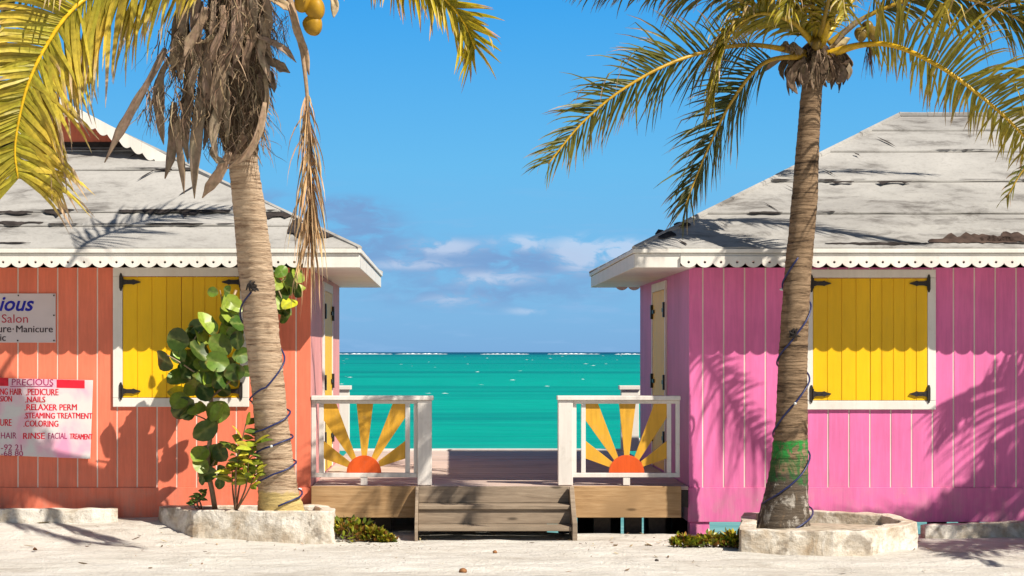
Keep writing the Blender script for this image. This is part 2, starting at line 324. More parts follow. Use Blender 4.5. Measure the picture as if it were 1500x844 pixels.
class MB:
    def __init__(s): s.v = []; s.f = []; s.mi = []; s.c = []; s.usec = False
    def add(s, verts, faces, mi=0, cols=None):
        b = len(s.v); s.v += [tuple(v) for v in verts]
        s.f += [tuple(i + b for i in f) for f in faces]; s.mi += [mi] * len(faces)
        if cols is not None: s.usec = True; s.c += cols
        else: s.c += [(1, 1, 1)] * len(verts)
    def box(s, x0, x1, y0, y1, z0, z1, mi=0):
        x0, x1 = min(x0, x1), max(x0, x1); y0, y1 = min(y0, y1), max(y0, y1); z0, z1 = min(z0, z1), max(z0, z1)
        v = [(x0, y0, z0), (x1, y0, z0), (x1, y1, z0), (x0, y1, z0), (x0, y0, z1), (x1, y0, z1), (x1, y1, z1), (x0, y1, z1)]
        s.add(v, [(0, 3, 2, 1), (4, 5, 6, 7), (0, 1, 5, 4), (1, 2, 6, 5), (2, 3, 7, 6), (3, 0, 4, 7)], mi)
    def prism_xz(s, poly, y0, y1, mi=0):
        """polygon (x, z) extruded along y"""
        n = len(poly)
        v = [(x, y0, z) for x, z in poly] + [(x, y1, z) for x, z in poly]
        f = [tuple(range(n)), tuple(range(2 * n - 1, n - 1, -1))] + [(i, (i + 1) % n, (i + 1) % n + n, i + n)[::-1] for i in range(n)]
        s.add(v, f, mi)
    def prism_yz(s, poly, x0, x1, mi=0):
        n = len(poly)
        v = [(x0, y, z) for y, z in poly] + [(x1, y, z) for y, z in poly]
        f = [tuple(range(n)), tuple(range(2 * n - 1, n - 1, -1))] + [(i, (i + 1) % n, (i + 1) % n + n, i + n)[::-1] for i in range(n)]
        s.add(v, f, mi)
    def slab(s, pts, down=0.02, mi=0):
        """thin solid plate: polygon of 3D points thickened straight down"""
        n = len(pts); v = [tuple(p) for p in pts] + [(p[0], p[1], p[2] - down) for p in pts]
        f = [tuple(range(n)), tuple(range(2 * n - 1, n - 1, -1))] + [(i, (i + 1) % n, (i + 1) % n + n, i + n)[::-1] for i in range(n)]
        s.add(v, f, mi)
    def tube(s, pts, rad, sides=6, mi=0, cols=None, cap=True):
        pts = [Vector(p) for p in pts]; n = len(pts)
        if not isinstance(rad, (list, tuple)): rad = [rad] * n
        ref = None; vs_, fs, cs = [], [], []
        for i, p in enumerate(pts):
            t = (pts[min(i + 1, n - 1)] - pts[max(i - 1, 0)]).normalized()
            if ref is None: ref = Vector((0, 0, 1)) if abs(t.z) < 0.8 else Vector((1, 0, 0))
            u = (ref - t * ref.dot(t)).normalized(); w = t.cross(u); ref = u
            for k in range(sides):
                a = 2 * math.pi * k / sides
                vs_.append(p + (u * math.cos(a) + w * math.sin(a)) * rad[i])
                if cols: cs.append(cols[i])
        for i in range(n - 1):
            for k in range(sides):
                a, b = i * sides + k, i * sides + (k + 1) % sides
                fs.append((a, b, b + sides, a + sides))
        if cap:
            fs.append(tuple(range(sides - 1, -1, -1))); fs.append(tuple((n - 1) * sides + k for k in range(sides)))
        s.add(vs_, fs, mi, cs if cols else None)
    def ribbon(s, pts, widths, wdir, cols=None, mi=0, fold=0.0):
        """a leaf blade: three vertices across, folded a little along its midrib"""
        n = len(pts); vs_, fs, cs = [], [], []
        for i in range(n):
            t = (Vector(pts[min(i + 1, n - 1)]) - Vector(pts[max(i - 1, 0)])).normalized()
            w = (wdir - t * wdir.dot(t)); w = w.normalized() if w.length > 1e-6 else Vector((1, 0, 0))
            nn = t.cross(w)
            h = widths[i] / 2
            vs_ += [Vector(pts[i]) - w * h + nn * (fold * h), Vector(pts[i]), Vector(pts[i]) + w * h + nn * (fold * h)]
            if cols: cs += [cols[i]] * 3
        for i in range(n - 1):
            for k in (0, 1):
                a = i * 3 + k; fs.append((a, a + 1, a + 4, a + 3))
        s.add(vs_, fs, mi, cs if cols else None)
    def build(s, name, mats, parent=None, origin=None, smooth=False, bevel=0.0, angle=None):
        me = bpy.data.meshes.new(name)
        o0 = Vector(origin) if origin is not None else (Vector(parent['org']) if parent is not None and 'org' in parent else Vector((0, 0, 0)))
        me.from_pydata([(v[0] - o0.x, v[1] - o0.y, v[2] - o0.z) for v in s.v], [], s.f)
        for m in (mats if isinstance(mats, (list, tuple)) else [mats]): me.materials.append(m)
        me.polygons.foreach_set('material_index', s.mi)
        if s.usec:
            at = me.color_attributes.new('tint', 'FLOAT_COLOR', 'POINT')
            flat = []
            for c in s.c: flat += [c[0], c[1], c[2], 1.0]
            at.data.foreach_set('color', flat)
        if smooth: me.polygons.foreach_set('use_smooth', [True] * len(me.polygons))
        me.update()
        ob = bpy.data.objects.new(name, me); COL.objects.link(ob)
        if parent is not None:
            ob.parent = parent
            ob['org'] = tuple(o0)
        else:
            ob.location = o0; ob['org'] = tuple(o0)
        if bevel:
            b = ob.modifiers.new('bevel', 'BEVEL'); b.width = bevel; b.segments = 2; b.limit_method = 'ANGLE'; b.angle_limit = R(40)
        return ob

def tag(o, label, cat, group=None, kind=None):
    if label: o['label'] = label
    if cat: o['category'] = cat
    if group: o['group'] = group
    if kind: o['kind'] = kind
    return o

def thing(name, label, cat, loc, group=None):
    o = bpy.data.objects.new(name, None); COL.objects.link(o); o.empty_display_size = 0.2
    o.location = loc; o['org'] = tuple(loc)
    return tag(o, label, cat, group)

def finish():
    for o in bpy.data.objects:
        if 'org' in o: del o['org']

def catmull(pts, per=12):
    pts = [Vector(p) for p in pts]; out = []
    ext = [pts[0] * 2 - pts[1]] + pts + [pts[-1] * 2 - pts[-2]]
    for i in range(1, len(ext) - 2):
        p0, p1, p2, p3 = ext[i - 1:i + 3]
        for k in range(per):
            t = k / per
            out.append(0.5 * ((2 * p1) + (p2 - p0) * t + (2 * p0 - 5 * p1 + 4 * p2 - p3) * t * t + (3 * p1 - p0 - 3 * p2 + p3) * t ** 3))
    out.append(pts[-1]); return out

def resample(pts, n):
    d = [0.0]
    for a, b in zip(pts, pts[1:]): d.append(d[-1] + (b - a).length)
    out = []; j = 0
    for i in range(n):
        t = d[-1] * i / (n - 1)
        while j < len(pts) - 2 and d[j + 1] < t: j += 1
        seg = d[j + 1] - d[j]; out.append(pts[j].lerp(pts[j + 1], (t - d[j]) / seg if seg > 1e-9 else 0))
    return out, d[-1]

def lerp3(a, b, t): return tuple(a[i] + (b[i] - a[i]) * t for i in range(3))
def jit(c, s=0.2):
    k = 1 + random.uniform(-s, s); return tuple(max(0, x * k * (1 + random.uniform(-s, s) * 0.3)) for x in c)


# ------------------------------------------------------------------ setting: ground, sea
def gh(x, y):
    """height of the sand"""
    z = 0.0
    t = max(0.0, min(1.0, (y - 18.6) / 1.0)); t = t * t * (3 - 2 * t)
    left = max(0.0, min(1.0, (-0.9 - x) / 0.9)); right = max(0.0, min(1.0, (x - 1.8) / 1.2))
    z += 0.165 * t * left
    z += -0.03 * right * (1 - t) + 0.005 * t * right
    z += 0.015 * t * (1 - left) * (1 - right)
    if y > 19.75:
        drop = 0.36 * (y - 19.75) if y < 21 else 0.45 + (y - 21) * 0.11
        mound = max(0.0, min(1.0, (1.15 - x) / 0.5)) * max(0.0, min(1.0, (25.5 - y) / 2.5))
        z -= drop * (1 - mound) + 0.02 * (y - 19.75) * mound
    z = max(z, -2.5)
    if y < 21:
        v = Vector((x * 0.8, y * 2.2, 0.3)); z += 0.022 * mnoise.noise(v) + 0.014 * mnoise.noise(v * 2.7)
        z += 0.008 * mnoise.noise(Vector((x * 3.5, y * 11, 1.7)))
        for yc, wd, dp in ((16.55, .10, .020), (17.05, .12, .026), (17.62, .09, .016), (18.15, .10, .018)):
            q = (y - yc - .18 * mnoise.noise(Vector((x * .35, yc, 0)))) / wd; z += dp * (-math.exp(-q * q) + .6 * math.exp(-(abs(q) - 1.7) ** 2 * 3)) * (.7 + .6 * mnoise.noise(Vector((x * 1.3, yc, 3))))
    return z

def grid(xs, ys, fn):
    v = [(x, y, fn(x, y)) for y in ys for x in xs]; n = len(xs)
    f = [(j * n + i, j * n + i + 1, (j + 1) * n + i + 1, (j + 1) * n + i) for j in range(len(ys) - 1) for i in range(n - 1)]
    return v, f

xs = [-3000, -600, -150, -60, -30, -18, -12, -9] + [-7 + 0.07 * i for i in range(200)] + [8, 9, 12, 18, 30, 60, 150, 600, 3000]
ys = [-3000, -600, -150, -50, -20, 0, 8, 12, 14, 15] + [15.5 + 0.045 * i for i in range(125)] + [21.5, 22, 23, 24, 26, 28, 30, 34, 40, 60]
b = MB(); v, f = grid(xs, ys, gh); b.add(v, f)
tag(b.build('ground', M['sand'], smooth=True), 'pale rutted beach sand in front of the huts', 'ground', kind='structure')

SEA = -0.75
b = MB()
v, f = grid([-40000, -8000, -2000, -400, -100, -30, 0, 30, 100, 400, 2000, 8000, 40000], [23.5, 26, 30, 40, 60, 120, 300, 900, 2500, 8000, 20000, 60000], lambda x, y: SEA)
b.add(v, f)
tag(b.build('water', M['sea']), 'turquoise sea reaching the horizon', 'sea', kind='structure')

b = MB()
rs = random.Random(5)
def fleck(x, y, L, W, h):
    n = 9; top = []
    for k in range(n):
        a = 2 * math.pi * k / n; r = rs.uniform(0.6, 1.0)
        top.append((x + math.cos(a) * L / 2 * r, y + math.sin(a) * W / 2 * r, SEA + 0.01))
    b.add(top + [(x + rs.uniform(-.2, .2) * L, y, SEA + h)], [(k, (k + 1) % n, n) for k in range(n)])
for i in range(50):                                              # whitecaps
    y = 10 ** rs.uniform(math.log10(58), math.log10(1500)); hw = y * 0.11
    fleck(rs.uniform(-0.05 * y - 4, 0.10 * y + 4), y, rs.uniform(0.15, 0.55) * (y / 90) ** 0.6, rs.uniform(0.1, 0.5) * (y / 90) ** 0.9, rs.uniform(0.01, 0.035) * (y / 90) ** 0.5)
x = -700
while x < 900:                                                    # surf breaking on the reef
    L = rs.uniform(25, 150); y = rs.uniform(2300, 2700)
    n = 10
    for q in range(n):
        fleck(x + L * (q + 0.5) / n, y + rs.uniform(-20, 20), L / n * 1.9, 30, 0.3 + 1.2 * math.sin(math.pi * (q + .5) / n) * rs.uniform(.5, 1))
    x += L + rs.choice([rs.uniform(0, 8), rs.uniform(5, 45)])
tag(b.build('surf_foam', M['foam']), 'white flecks of surf scattered over the turquoise sea', 'foam', kind='stuff')


# ------------------------------------------------------------------ the two huts
WF, WB, EF, EB = 19.7, 24.8, 19.15, 25.12        # wall front/back, eave front/back
ZE, ZF, ZR = 2.70, 2.538, 4.29                    # eave top, fascia bottom, ridge
SLOPE = (ZR - ZE) / ((EB - EF) / 2)

def roof_z(y): return ZE + SLOPE * (y - EF)

def jag_patch(mb, x0, x1, ylow, up, down, mi=0, n=None, lift=0.034, rs=random):
    """a torn strip of bare tar on the front slope, ragged at both edges"""
    n = n or max(5, int((x1 - x0) / 0.035)); top, bot = [], []
    for i in range(n + 1):
        t = i / n; x = x0 + (x1 - x0) * t; env = max(0.05, math.sin(math.pi * min(1, max(0, t * 0.96 + 0.02))) ** 0.45)
        w1 = abs(mnoise.noise(Vector((x * 6.3, ylow * 3, .7)))) + abs(mnoise.noise(Vector((x * 17, ylow, 2.1)))); w2 = abs(mnoise.noise(Vector((x * 5.1, ylow * 2, 4.4)))) + max(0, mnoise.noise(Vector((x * 21, ylow, 9.1))))
        yu = ylow + up * env * min(1.0, .35 + w1); yd = ylow - down * env * min(1.0, .08 + 1.25 * w2 ** 1.3)
        top.append((x, yu, roof_z(yu) + lift)); bot.append((x, yd, roof_z(yd) + lift))
    b0 = len(mb.v)
    for i in range(n):
        mb.add([bot[i], bot[i + 1], top[i + 1], top[i]], [(0, 1, 2, 3)], mi)

def scallops(mb, x0, x1, yf, yb, n, ztop, zbot, hole=0.0125):
    w = (x1 - x0) / n; cusp = zbot + 0.042
    r = (w * w / 4 + 0.042 ** 2) / (2 * 0.042)
    amax = math.asin(min(1, (w / 2) / r))
    for i in range(n):
        cx = x0 + (i + 0.5) * w; hz = zbot + 0.050
        arc = [(cx + r * math.sin(a), zbot + r - r * math.cos(a)) for a in [(-amax + 2 * amax * k / 12) for k in range(13)]]
        hl = [(cx - hole * math.sin(math.pi * k / 6), hz + hole * math.cos(math.pi * k / 6)) for k in range(7)]      # top to bottom by the left
        hr = [(cx + hole * math.sin(math.pi * k / 6), hz + hole * math.cos(math.pi * k / 6)) for k in range(7)]
        mb.prism_xz([(x0 + i * w, ztop)] + arc[:7] + hl[::-1] + [(cx, ztop)], yf, yb)
        mb.prism_xz([(x0 + (i + 1) * w, ztop)] + arc[:5:-1] + hr[::-1] + [(cx, ztop)], yf, yb)

def hinge(parent, x, z, d, y):
    """T hinge: upright leaf on the frame, tapering strap on the shutter; d = +1 strap to the right"""
    b = MB()
    leaf = [(x - .018, z - .055), (x - .008, z - .085), (x + .004, z - .085), (x + .013, z - .055), (x + .013, z + .055), (x + .004, z + .085), (x - .008, z + .085), (x - .018, z + .055)]
    b.prism_xz(leaf, y - .010, y + .004)
    st = [(0.016, -.030), (.05, -.020), (.10, -.020), (.12, -.026), (.135, -.018), (.185, -.004), (.185, .004), (.135, .018), (.12, .026), (.10, .020), (.05, .020), (0.016, .030)]
    b.prism_xz([(x + d * a, z + c) for a, c in st], y - .011, y + .003)
    b.tube([(x + d * .014, y - .010, z - .05), (x + d * .014, y - .010, z + .05)], 0.008, 8)
    for a in (.05, .10):
        b.tube([(x + d * a, y - .015, z), (x + d * a, y - .008, z)], .006, 6)
    b.build('hinge', M['iron'], parent)

def planks_x(mb, x0, x1, z0, z1, yf, yb, first, pitch, gap, mi=0):
    """upright boards on a front wall: seams at first + k * pitch"""
    seams = [x0]; k = math.ceil((x0 + 0.02 - first) / pitch)
    while first + k * pitch < x1 - 0.02: seams.append(first + k * pitch); k += 1
    seams.append(x1)
    for i in range(len(seams) - 1):
        a = seams[i] + (gap / 2 if i else 0); c = seams[i + 1] - (gap / 2 if i < len(seams) - 2 else 0)
        mb.box(a, c, yf + random.uniform(-.0015, .0015), yb, z0, z1, mi)

def planks_y(mb, y0, y1, z0, z1, xa, xb, pitch, gap, mi=0):
    n = round((y1 - y0) / pitch); p = (y1 - y0) / n
    for i in range(n):
        mb.box(xa, xb, y0 + i * p + (gap / 2 if i else 0), y0 + (i + 1) * p - (gap / 2 if i < n - 1 else 0), z0, z1, mi)

def hut(label, x0, x1, inner, paint, side_paint, wall_z0, seam_first, seam_pitch, win, scal, door_px, over_in, seams_py, patches, group):
    """x0..x1 = wall corners; inner = +1 when the side facing the deck is at x1, -1 when at x0"""
    root = thing('beach_hut', label, 'hut', ((x0 + x1) / 2, WF, 0), group)
    base_top = wz(714)
    # walls: boards over a pale backing, so that the gaps show as light lines
    b = MB()
    xin = x1 if inner > 0 else x0
    planks_x(b, x0, x1, base_top, 2.56, WF, WF + 0.02, seam_first, seam_pitch, 0.013, 0)
    b.box(x0 + .003, x1 - .003, WF + 0.004, WF + 0.08, base_top - .02, 2.56, 1)
    b.build('front_wall', [paint, M['groove']], root, bevel=0.002)
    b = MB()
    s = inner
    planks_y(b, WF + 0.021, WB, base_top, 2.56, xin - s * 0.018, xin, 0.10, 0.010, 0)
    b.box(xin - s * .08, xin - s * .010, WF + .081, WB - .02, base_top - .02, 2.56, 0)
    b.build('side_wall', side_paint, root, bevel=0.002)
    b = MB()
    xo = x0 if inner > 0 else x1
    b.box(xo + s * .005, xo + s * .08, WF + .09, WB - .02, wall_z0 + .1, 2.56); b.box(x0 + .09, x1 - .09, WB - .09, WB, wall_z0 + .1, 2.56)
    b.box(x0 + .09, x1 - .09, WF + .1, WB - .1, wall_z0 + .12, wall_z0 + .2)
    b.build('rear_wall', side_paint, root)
    b = MB()
    b.box(x0 - (0.012 if inner < 0 else 0), x1 + (0.012 if inner > 0 else 0), WF - 0.014, WF + 0.03, wall_z0, base_top - .001)
    b.build('skirt_board', paint, root, bevel=0.004)
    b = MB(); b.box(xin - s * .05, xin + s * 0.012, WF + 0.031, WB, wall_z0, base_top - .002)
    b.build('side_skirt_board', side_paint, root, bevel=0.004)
    for px_ in ((0.10,) if True else ()):
        for k in range(4):
            yy = WF + 0.1 + k * 1.5
            for xx in (xin - s * 0.10, (x0 + x1) / 2, xo + s * .2):
                bb = MB(); bb.box(xx - .095, xx + .095, yy - .095, yy + .095, -1.2 if yy > 20 else gh(xx, yy) - .1, wall_z0 - .001)
                if k == 0 and inner < 0 and xx == xin - s * 0.10: bb.build('foundation_post', paint, root, bevel=.006)
                elif inner < 0 or k == 0: bb.build('foundation_post', M['pile'], root)
    # window: frame, two shutters, four hinges
    fx0, fx1, fz1, fz0, ix0, ix1, iz1, iz0 = win
    fr = MB(); yf = WF - 0.028
    fr.box(fx0, fx1, yf, WF + .004, iz1, fz1); fr.box(fx0, fx1, yf, WF + .004, fz0, iz0)
    fr.box(fx0, ix0, yf - .001, WF + .004, iz0 + .001, iz1 - .001); fr.box(ix1, fx1, yf - .001, WF + .004, iz0 + .001, iz1 - .001)
    fr.build('window_frame', M['white'], root, bevel=.004)
    xm = (ix0 + ix1) / 2
    for (a, c, d) in ((ix0, xm, 1), (xm, ix1, -1)):
        sh = MB(); n = 4 if d > 0 else 5; w = (c - a) / n
        for i in range(n):
            sh.box(a + i * w + .004, a + (i + 1) * w - .0015, WF - 0.020 - random.uniform(0, .003), WF + .002, iz0 + .004, iz1 - .006)
        sh.box(a + .005, c - .005, WF - 0.0155, WF + .003, iz0 + .006, iz1 - .008)
        so = sh.build('shutter', M['yellow'], root, bevel=.002)
        hx = ix0 - .012 if d > 0 else ix1 + .012
        for hz in (iz1 - .055, iz0 + .065): hinge(so, hx, hz, d, yf)
    # door towards the deck
    dy0, dy1, dz0, dz1 = door_px
    df = MB(); o = xin + s * 0.022; i_ = xin - s * .004
    df.box(i_, o, dy0 - .09, dy0, dz0, dz1 + .09); df.box(i_, o, dy1, dy1 + .09, dz0, dz1 + .09); df.box(i_, o, dy0 + .001, dy1 - .001, dz1, dz1 + .089)
    df.build('door_frame', M['white'], root, bevel=.004)
    ym = (dy0 + dy1) / 2
    for (a, c, d) in ((dy0, ym, 1), (ym, dy1, -1)):
        dm = MB(); n = 4; w = (c - a) / n
        for i in range(n): dm.box(i_, xin + s * .014, a + i * w + .003, a + (i + 1) * w - .002, dz0 + .01, dz1 - .004)
        do = dm.build('door', M['yellow'], root, bevel=.002)
        for hz in (dz1 - .22, dz0 + .35, dz0 + .95):
            hm = MB(); yy = a if d > 0 else c
            hm.box(xin + s * .010, xin + s * .040, yy - d * .05, yy + d * .02, hz - .08, hz + .08)
            hm.box(xin + s * .014, xin + s * .030, yy + d * .021, yy + d * .20, hz - .02, hz + .02)
            hm.build('hinge', M['iron'], do)
    # roof
    ei = xin + s * over_in; eo = xo - s * 0.55
    ex0, ex1 = min(ei, eo), max(ei, eo); run = 3.12; ym = (EF + EB) / 2
    rx0, rx1 = ex0 + run, ex1 - run
    b = MB()
    A, B_, C_, D_ = (ex0, EF, ZE), (ex1, EF, ZE), (ex1, EB, ZE), (ex0, EB, ZE); E_, F_ = (rx0, ym, ZR), (rx1, ym, ZR)
    dn = lambda p: (p[0], p[1], p[2] - .03)
    b.add([dn(q) for q in (A, B_, C_, D_, E_, F_)], [(0, 1, 5, 4), (1, 2, 5), (2, 3, 4, 5), (3, 0, 4), (3, 2, 1, 0)])
    fr_ = [0.0] + [((roof_y(py) - EF) / (ym - EF)) for py in seams_py] + [1.0]
    fr_ = sorted(fr_)
    L = lambda p, q, t: Vector(p).lerp(Vector(q), t)
    for (p, q, pt, qt, mi) in ((A, B_, E_, F_, 0), (C_, D_, F_, E_, 0), (B_, C_, F_, F_, 0), (D_, A, E_, E_, 0)):
        for i in range(len(fr_) - 1):
            t0, t1 = fr_[i], min(1.0, fr_[i + 1] + 0.012)
            l0, l1, h1, h0 = L(p, pt, t0), L(q, qt, t0), L(q, qt, t1), L(p, pt, t1)
            n = max(1, int((l1 - l0).length / 0.25)); row = []
            for k in range(n + 1):
                lo = l0.lerp(l1, k / n) + Vector((0, 0, .026 + .010 * mnoise.noise(Vector((k * 1.3, i * 7.1, x0))))); hi = h0.lerp(h1, k / n) + Vector((0, 0, .002))
                row.append((lo, hi))
            for k in range(n):
                b.slab([row[k][0], row[k + 1][0], row[k + 1][1], row[k][1]], 0.014)
    roofb = b
    b = roofb; rr = random.Random(int(abs(x0) * 100))
    for q in patches: jag_patch(b, *q[:5], mi=(q[5] if len(q) > 5 else 0) + 1, rs=rr)
    for py in seams_py[:-1]:                                          # small tears all along the seams
        y = roof_y(py); xa, xb = ex0 + (y - EF) * 1.0 + .1, ex1 - (y - EF) * 1.0 - .1; x = xa
        while x < xb:
            ln = rr.uniform(.1, .9)
            if rr.random() < 0.6: jag_patch(b, x, min(xb, x + ln), y, .006, rr.choice([.010, .014, .02, .045]), mi=1, rs=rr, lift=.038)
            x += ln + rr.uniform(0.02, .3)
    # torn ends of the sheets along the hip
    for hx, sgn in ((ex0, 1), (ex1, -1)):
        for t in (0.05, 0.17, 0.30, .43, .55, .67, .80):
            y = EF + (ym - EF) * t; x = hx + sgn * (run * t + .30 + rr.uniform(-.05, .1)); ln = rr.uniform(.08, .30); w = rr.uniform(.012, .040)
            mid = [(rr.uniform(.2, .5), rr.uniform(.4, 1.2)), (rr.uniform(.5, .8), rr.uniform(.1, .9))]
            pts = [(x, y)] + [(x + sgn * (ln * q * .62 + w * h), y - ln * q) for q, h in mid] + [(x + sgn * ln * .62, y - ln)] + [(x + sgn * (ln * q * .62 - w * .3 * h), y - ln * q) for q, h in mid[::-1]]
            pts = [(max(ex0, min(ex1, a)), max(EF + .03, c)) for a, c in pts]
            b.add([(a, c, roof_z(c) + .036) for a, c in pts], [tuple(range(6)) if sgn < 0 else tuple(range(5, -1, -1))], 1)
    rf = b.build('roof', [M['roof'], M['tar'], M['brown_tar']], root)
    # ridge and hip caps
    b = MB()
    for (p, q) in ((A, E_), (B_, F_), (C_, F_), (D_, E_), (E_, F_)):
        p, q = Vector(p) + Vector((0, 0, .014)), Vector(q) + Vector((0, 0, .014)); n = 6
        for k in range(n):
            b.tube([p.lerp(q, k / n), p.lerp(q, (k + 1.03) / n)], [0.030, 0.026], 6)
    b.build('ridge_cap', M['roof'], rf)
    # drip edge, fascia boards, boxed soffit, scalloped trims
    sx0, sx1, ns = scal
    b = MB(); e = .014
    b.box(ex0 - e, ex1 + e, EF - e, EF + .012, ZE - .026, ZE + .012); b.box(ex0 - e, ex1 + e, EB - .012, EB + e, ZE - .026, ZE + .012)
    b.box(ex0 - e, ex0 + .012, EF + .013, EB - .013, ZE - .026, ZE + .012); b.box(ex1 - .012, ex1 + e, EF + .013, EB - .013, ZE - .026, ZE + .012)
    b.build('drip_edge', M['white'], rf, bevel=.004)
    b = MB()
    for (ya, yb) in ((EF + .013, EF + .045), (EB - .045, EB - .013)):
        b.box(sx0 + .001, sx1 - .001, ya, yb, ZF + .072, ZE - .027)
        b.box(ex0 + .003, sx0, ya, yb, ZF, ZE - .027); b.box(sx1, ex1 - .003, ya, yb, ZF, ZE - .027)
    b.box(ex0 + .003, ex0 + .035, EF + .046, EB - .046, ZF + .001, ZE - .027); b.box(ex1 - .035, ex1 - .003, EF + .046, EB - .046, ZF + .001, ZE - .027)
    b.build('fascia', M['white'], root, bevel=.004)
    b = MB()
    b.box(sx0, sx1, EF + .046, WF - .03, ZF + .074, ZF + .09); b.box(ex0 + .036, x0 - .001, EF + .046, EB - .046, ZF + .006, ZF + .02); b.box(x1 + .001, ex1 - .036, EF + .046, EB - .046, ZF + .006, ZF + .02)
    b.box(ex0 + .036, ex1 - .036, WB + .001, EB - .046, ZF + .03, ZF + .05)
    b.build('soffit', M['white'], root)
    for (ya, yb, dz) in ((EF - .012, EF + .010, 0.0), (EB - .09, EB - .06, -.035)):
        b = MB(); scallops(b, sx0 if dz == 0 else min(sx0, ex0 + .3), sx1, ya, yb, ns if dz == 0 else ns + 1, ZF + .105, ZF + dz)
        b.build('scalloped_trim', M['white'], root)
    return root, (ex0, ex1)

def roof_y(py): return (CAMZ + 0.0 - ZE + SLOPE * EF) / (SLOPE - (HPY - py) / FPX)

HG = 'painted beach huts'
lx1, rx0_ = -1.34, 2.285
lwin = (wx(166), wx(365), wz(392), wz(596), wx(180), wx(352), wz(405), wz(583))
rwin = (wx(1178), wx(1370), wz(395), wz(600), wx(1190), wx(1358), wz(407), wz(587))
lscal = (wx(-330, 19.14), wx(443, 19.14)); lscal = (lscal[1] - 33 * 0.1505, lscal[1], 33)
rs0 = wx(997, 19.14); rscal = (rs0, rs0 + 33 * 0.1505, 33)
ry = roof_y
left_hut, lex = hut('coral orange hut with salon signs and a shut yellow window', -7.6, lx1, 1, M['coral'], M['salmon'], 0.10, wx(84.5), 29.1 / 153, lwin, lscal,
    (21.6, 23.0, 0.48, 2.40), 0.495, [333, 313, 251, 224, 196],
    [(wx(170), wx(335), ry(313), .03, .20), (wx(60), wx(104), ry(312), .02, .16), (wx(-60), wx(66), ry(331), .03, .10), (wx(-20), wx(44), ry(316), .04, .08),
     (wx(215), wx(300), ry(333), .02, .05), (wx(382), wx(430), ry(320), .10, .12), (wx(425), wx(447), ry(345), .28, .14),
     (wx(466), wx(494), ry(350), .10, .10), (wx(330), wx(352), ry(248), .03, .05), (wx(205), wx(230), ry(253), .03, .06), (wx(10), wx(60), ry(361), .02, .03)], HG)
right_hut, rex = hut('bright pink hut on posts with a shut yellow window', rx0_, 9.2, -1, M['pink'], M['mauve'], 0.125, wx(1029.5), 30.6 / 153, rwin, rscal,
    (21.8, 23.1, 0.48, 2.42), 0.575, [315, 268, 224, 193],
    [(wx(1345), wx(1470), ry(360), .20, .03, 1), (wx(1420), wx(1660), ry(358), .24, .04, 1), (wx(1450), wx(1600), ry(362), .04, .02), (wx(1195), wx(1350), ry(362), .03, .03), (wx(1310), wx(1362), ry(271), .02, .10), (wx(1240), wx(1275), ry(271), .02, .08),
     (wx(955), wx(985), ry(350), .15, .1), (wx(985), wx(1010), ry(335), .12, .1), (wx(1100), wx(1150), ry(316), .02, .05)], HG)

# a small gable on the front slope of the coral hut
def gable():
    apx = P(88, 146, 21.0); rt = P(243, 228, 21.0); lt = Vector((2 * apx.x - rt.x, 21.0, rt.z)); s_ = (apx.z - rt.z) / (rt.x - apx.x)
    b = MB(); zt = apx.z - .10; yb = 21.33; wz0 = roof_z(yb) - .02
    hwid = (zt - wz0) / s_
    b.prism_xz([(apx.x - hwid, wz0), (apx.x + hwid, wz0), (apx.x, zt)], yb, yb + .05)
    b.build('gable_wall', M['coral'], left_hut)
    b = MB(); zf = P(120, 208, 21.3).z; h2 = hwid * (1 - (zf - wz0) / (zt - wz0)); b.prism_xz([(apx.x - hwid - .1, wz0 - .03), (apx.x + hwid + .1, wz0 - .03), (apx.x + h2, zf), (apx.x - h2, zf)], yb - .02, yb - .003); b.build('shaded_flashing', M['tar'], left_hut)  # dark strip at the gable foot: flashing with its shade in the colour
    b = MB()
    for sg in (1, -1):
        p = Vector((apx.x, 21.03, apx.z)); q = Vector((apx.x + sg * (rt.x - apx.x), 21.03, rt.z))
        b.slab([p, q, q + Vector((0, 1.6, 0)), p + Vector((0, 1.6, 0))][::sg], .03)
    b.build('gable_roof', M['roof'], left_hut)
    for sg in (1, -1):
        b = MB(); n = 9; L = abs(rt.x - apx.x)
        for i in range(n):
            poly = []
            for k in range(9):
                t = (i + k / 8) / n; dip = .10 + .04 * math.sin(math.pi * k / 8)
                poly.append((apx.x + sg * L * t, apx.z - s_ * L * t - dip))
            poly += [(apx.x + sg * L * (i + 1) / n, apx.z - s_ * L * (i + 1) / n + .006), (apx.x + sg * L * i / n, apx.z - s_ * L * i / n + .006)]
            b.prism_xz(poly if sg > 0 else poly[::-1], 20.995, 21.02)
        b.build('barge_board', M['white'], left_hut)
gable()


# ------------------------------------------------------------------ signs
def text_mesh(body, shear=0.0, bold=0.0):
    cu = bpy.data.curves.new('t', 'FONT'); cu.body = body; cu.shear = shear; cu.offset = bold; cu.size = 1.0; cu.extrude = 0.0; cu.resolution_u = 3
    ob = bpy.data.objects.new('t', cu); COL.objects.link(ob)
    dg = bpy.context.evaluated_depsgraph_get(); me = bpy.data.meshes.new_from_object(ob.evaluated_get(dg))
    vs_ = [tuple(v.co) for v in me.vertices]; fs = [tuple(p.vertices) for p in me.polygons]
    bpy.data.objects.remove(ob); bpy.data.curves.remove(cu); bpy.data.meshes.remove(me)
    return vs_, fs

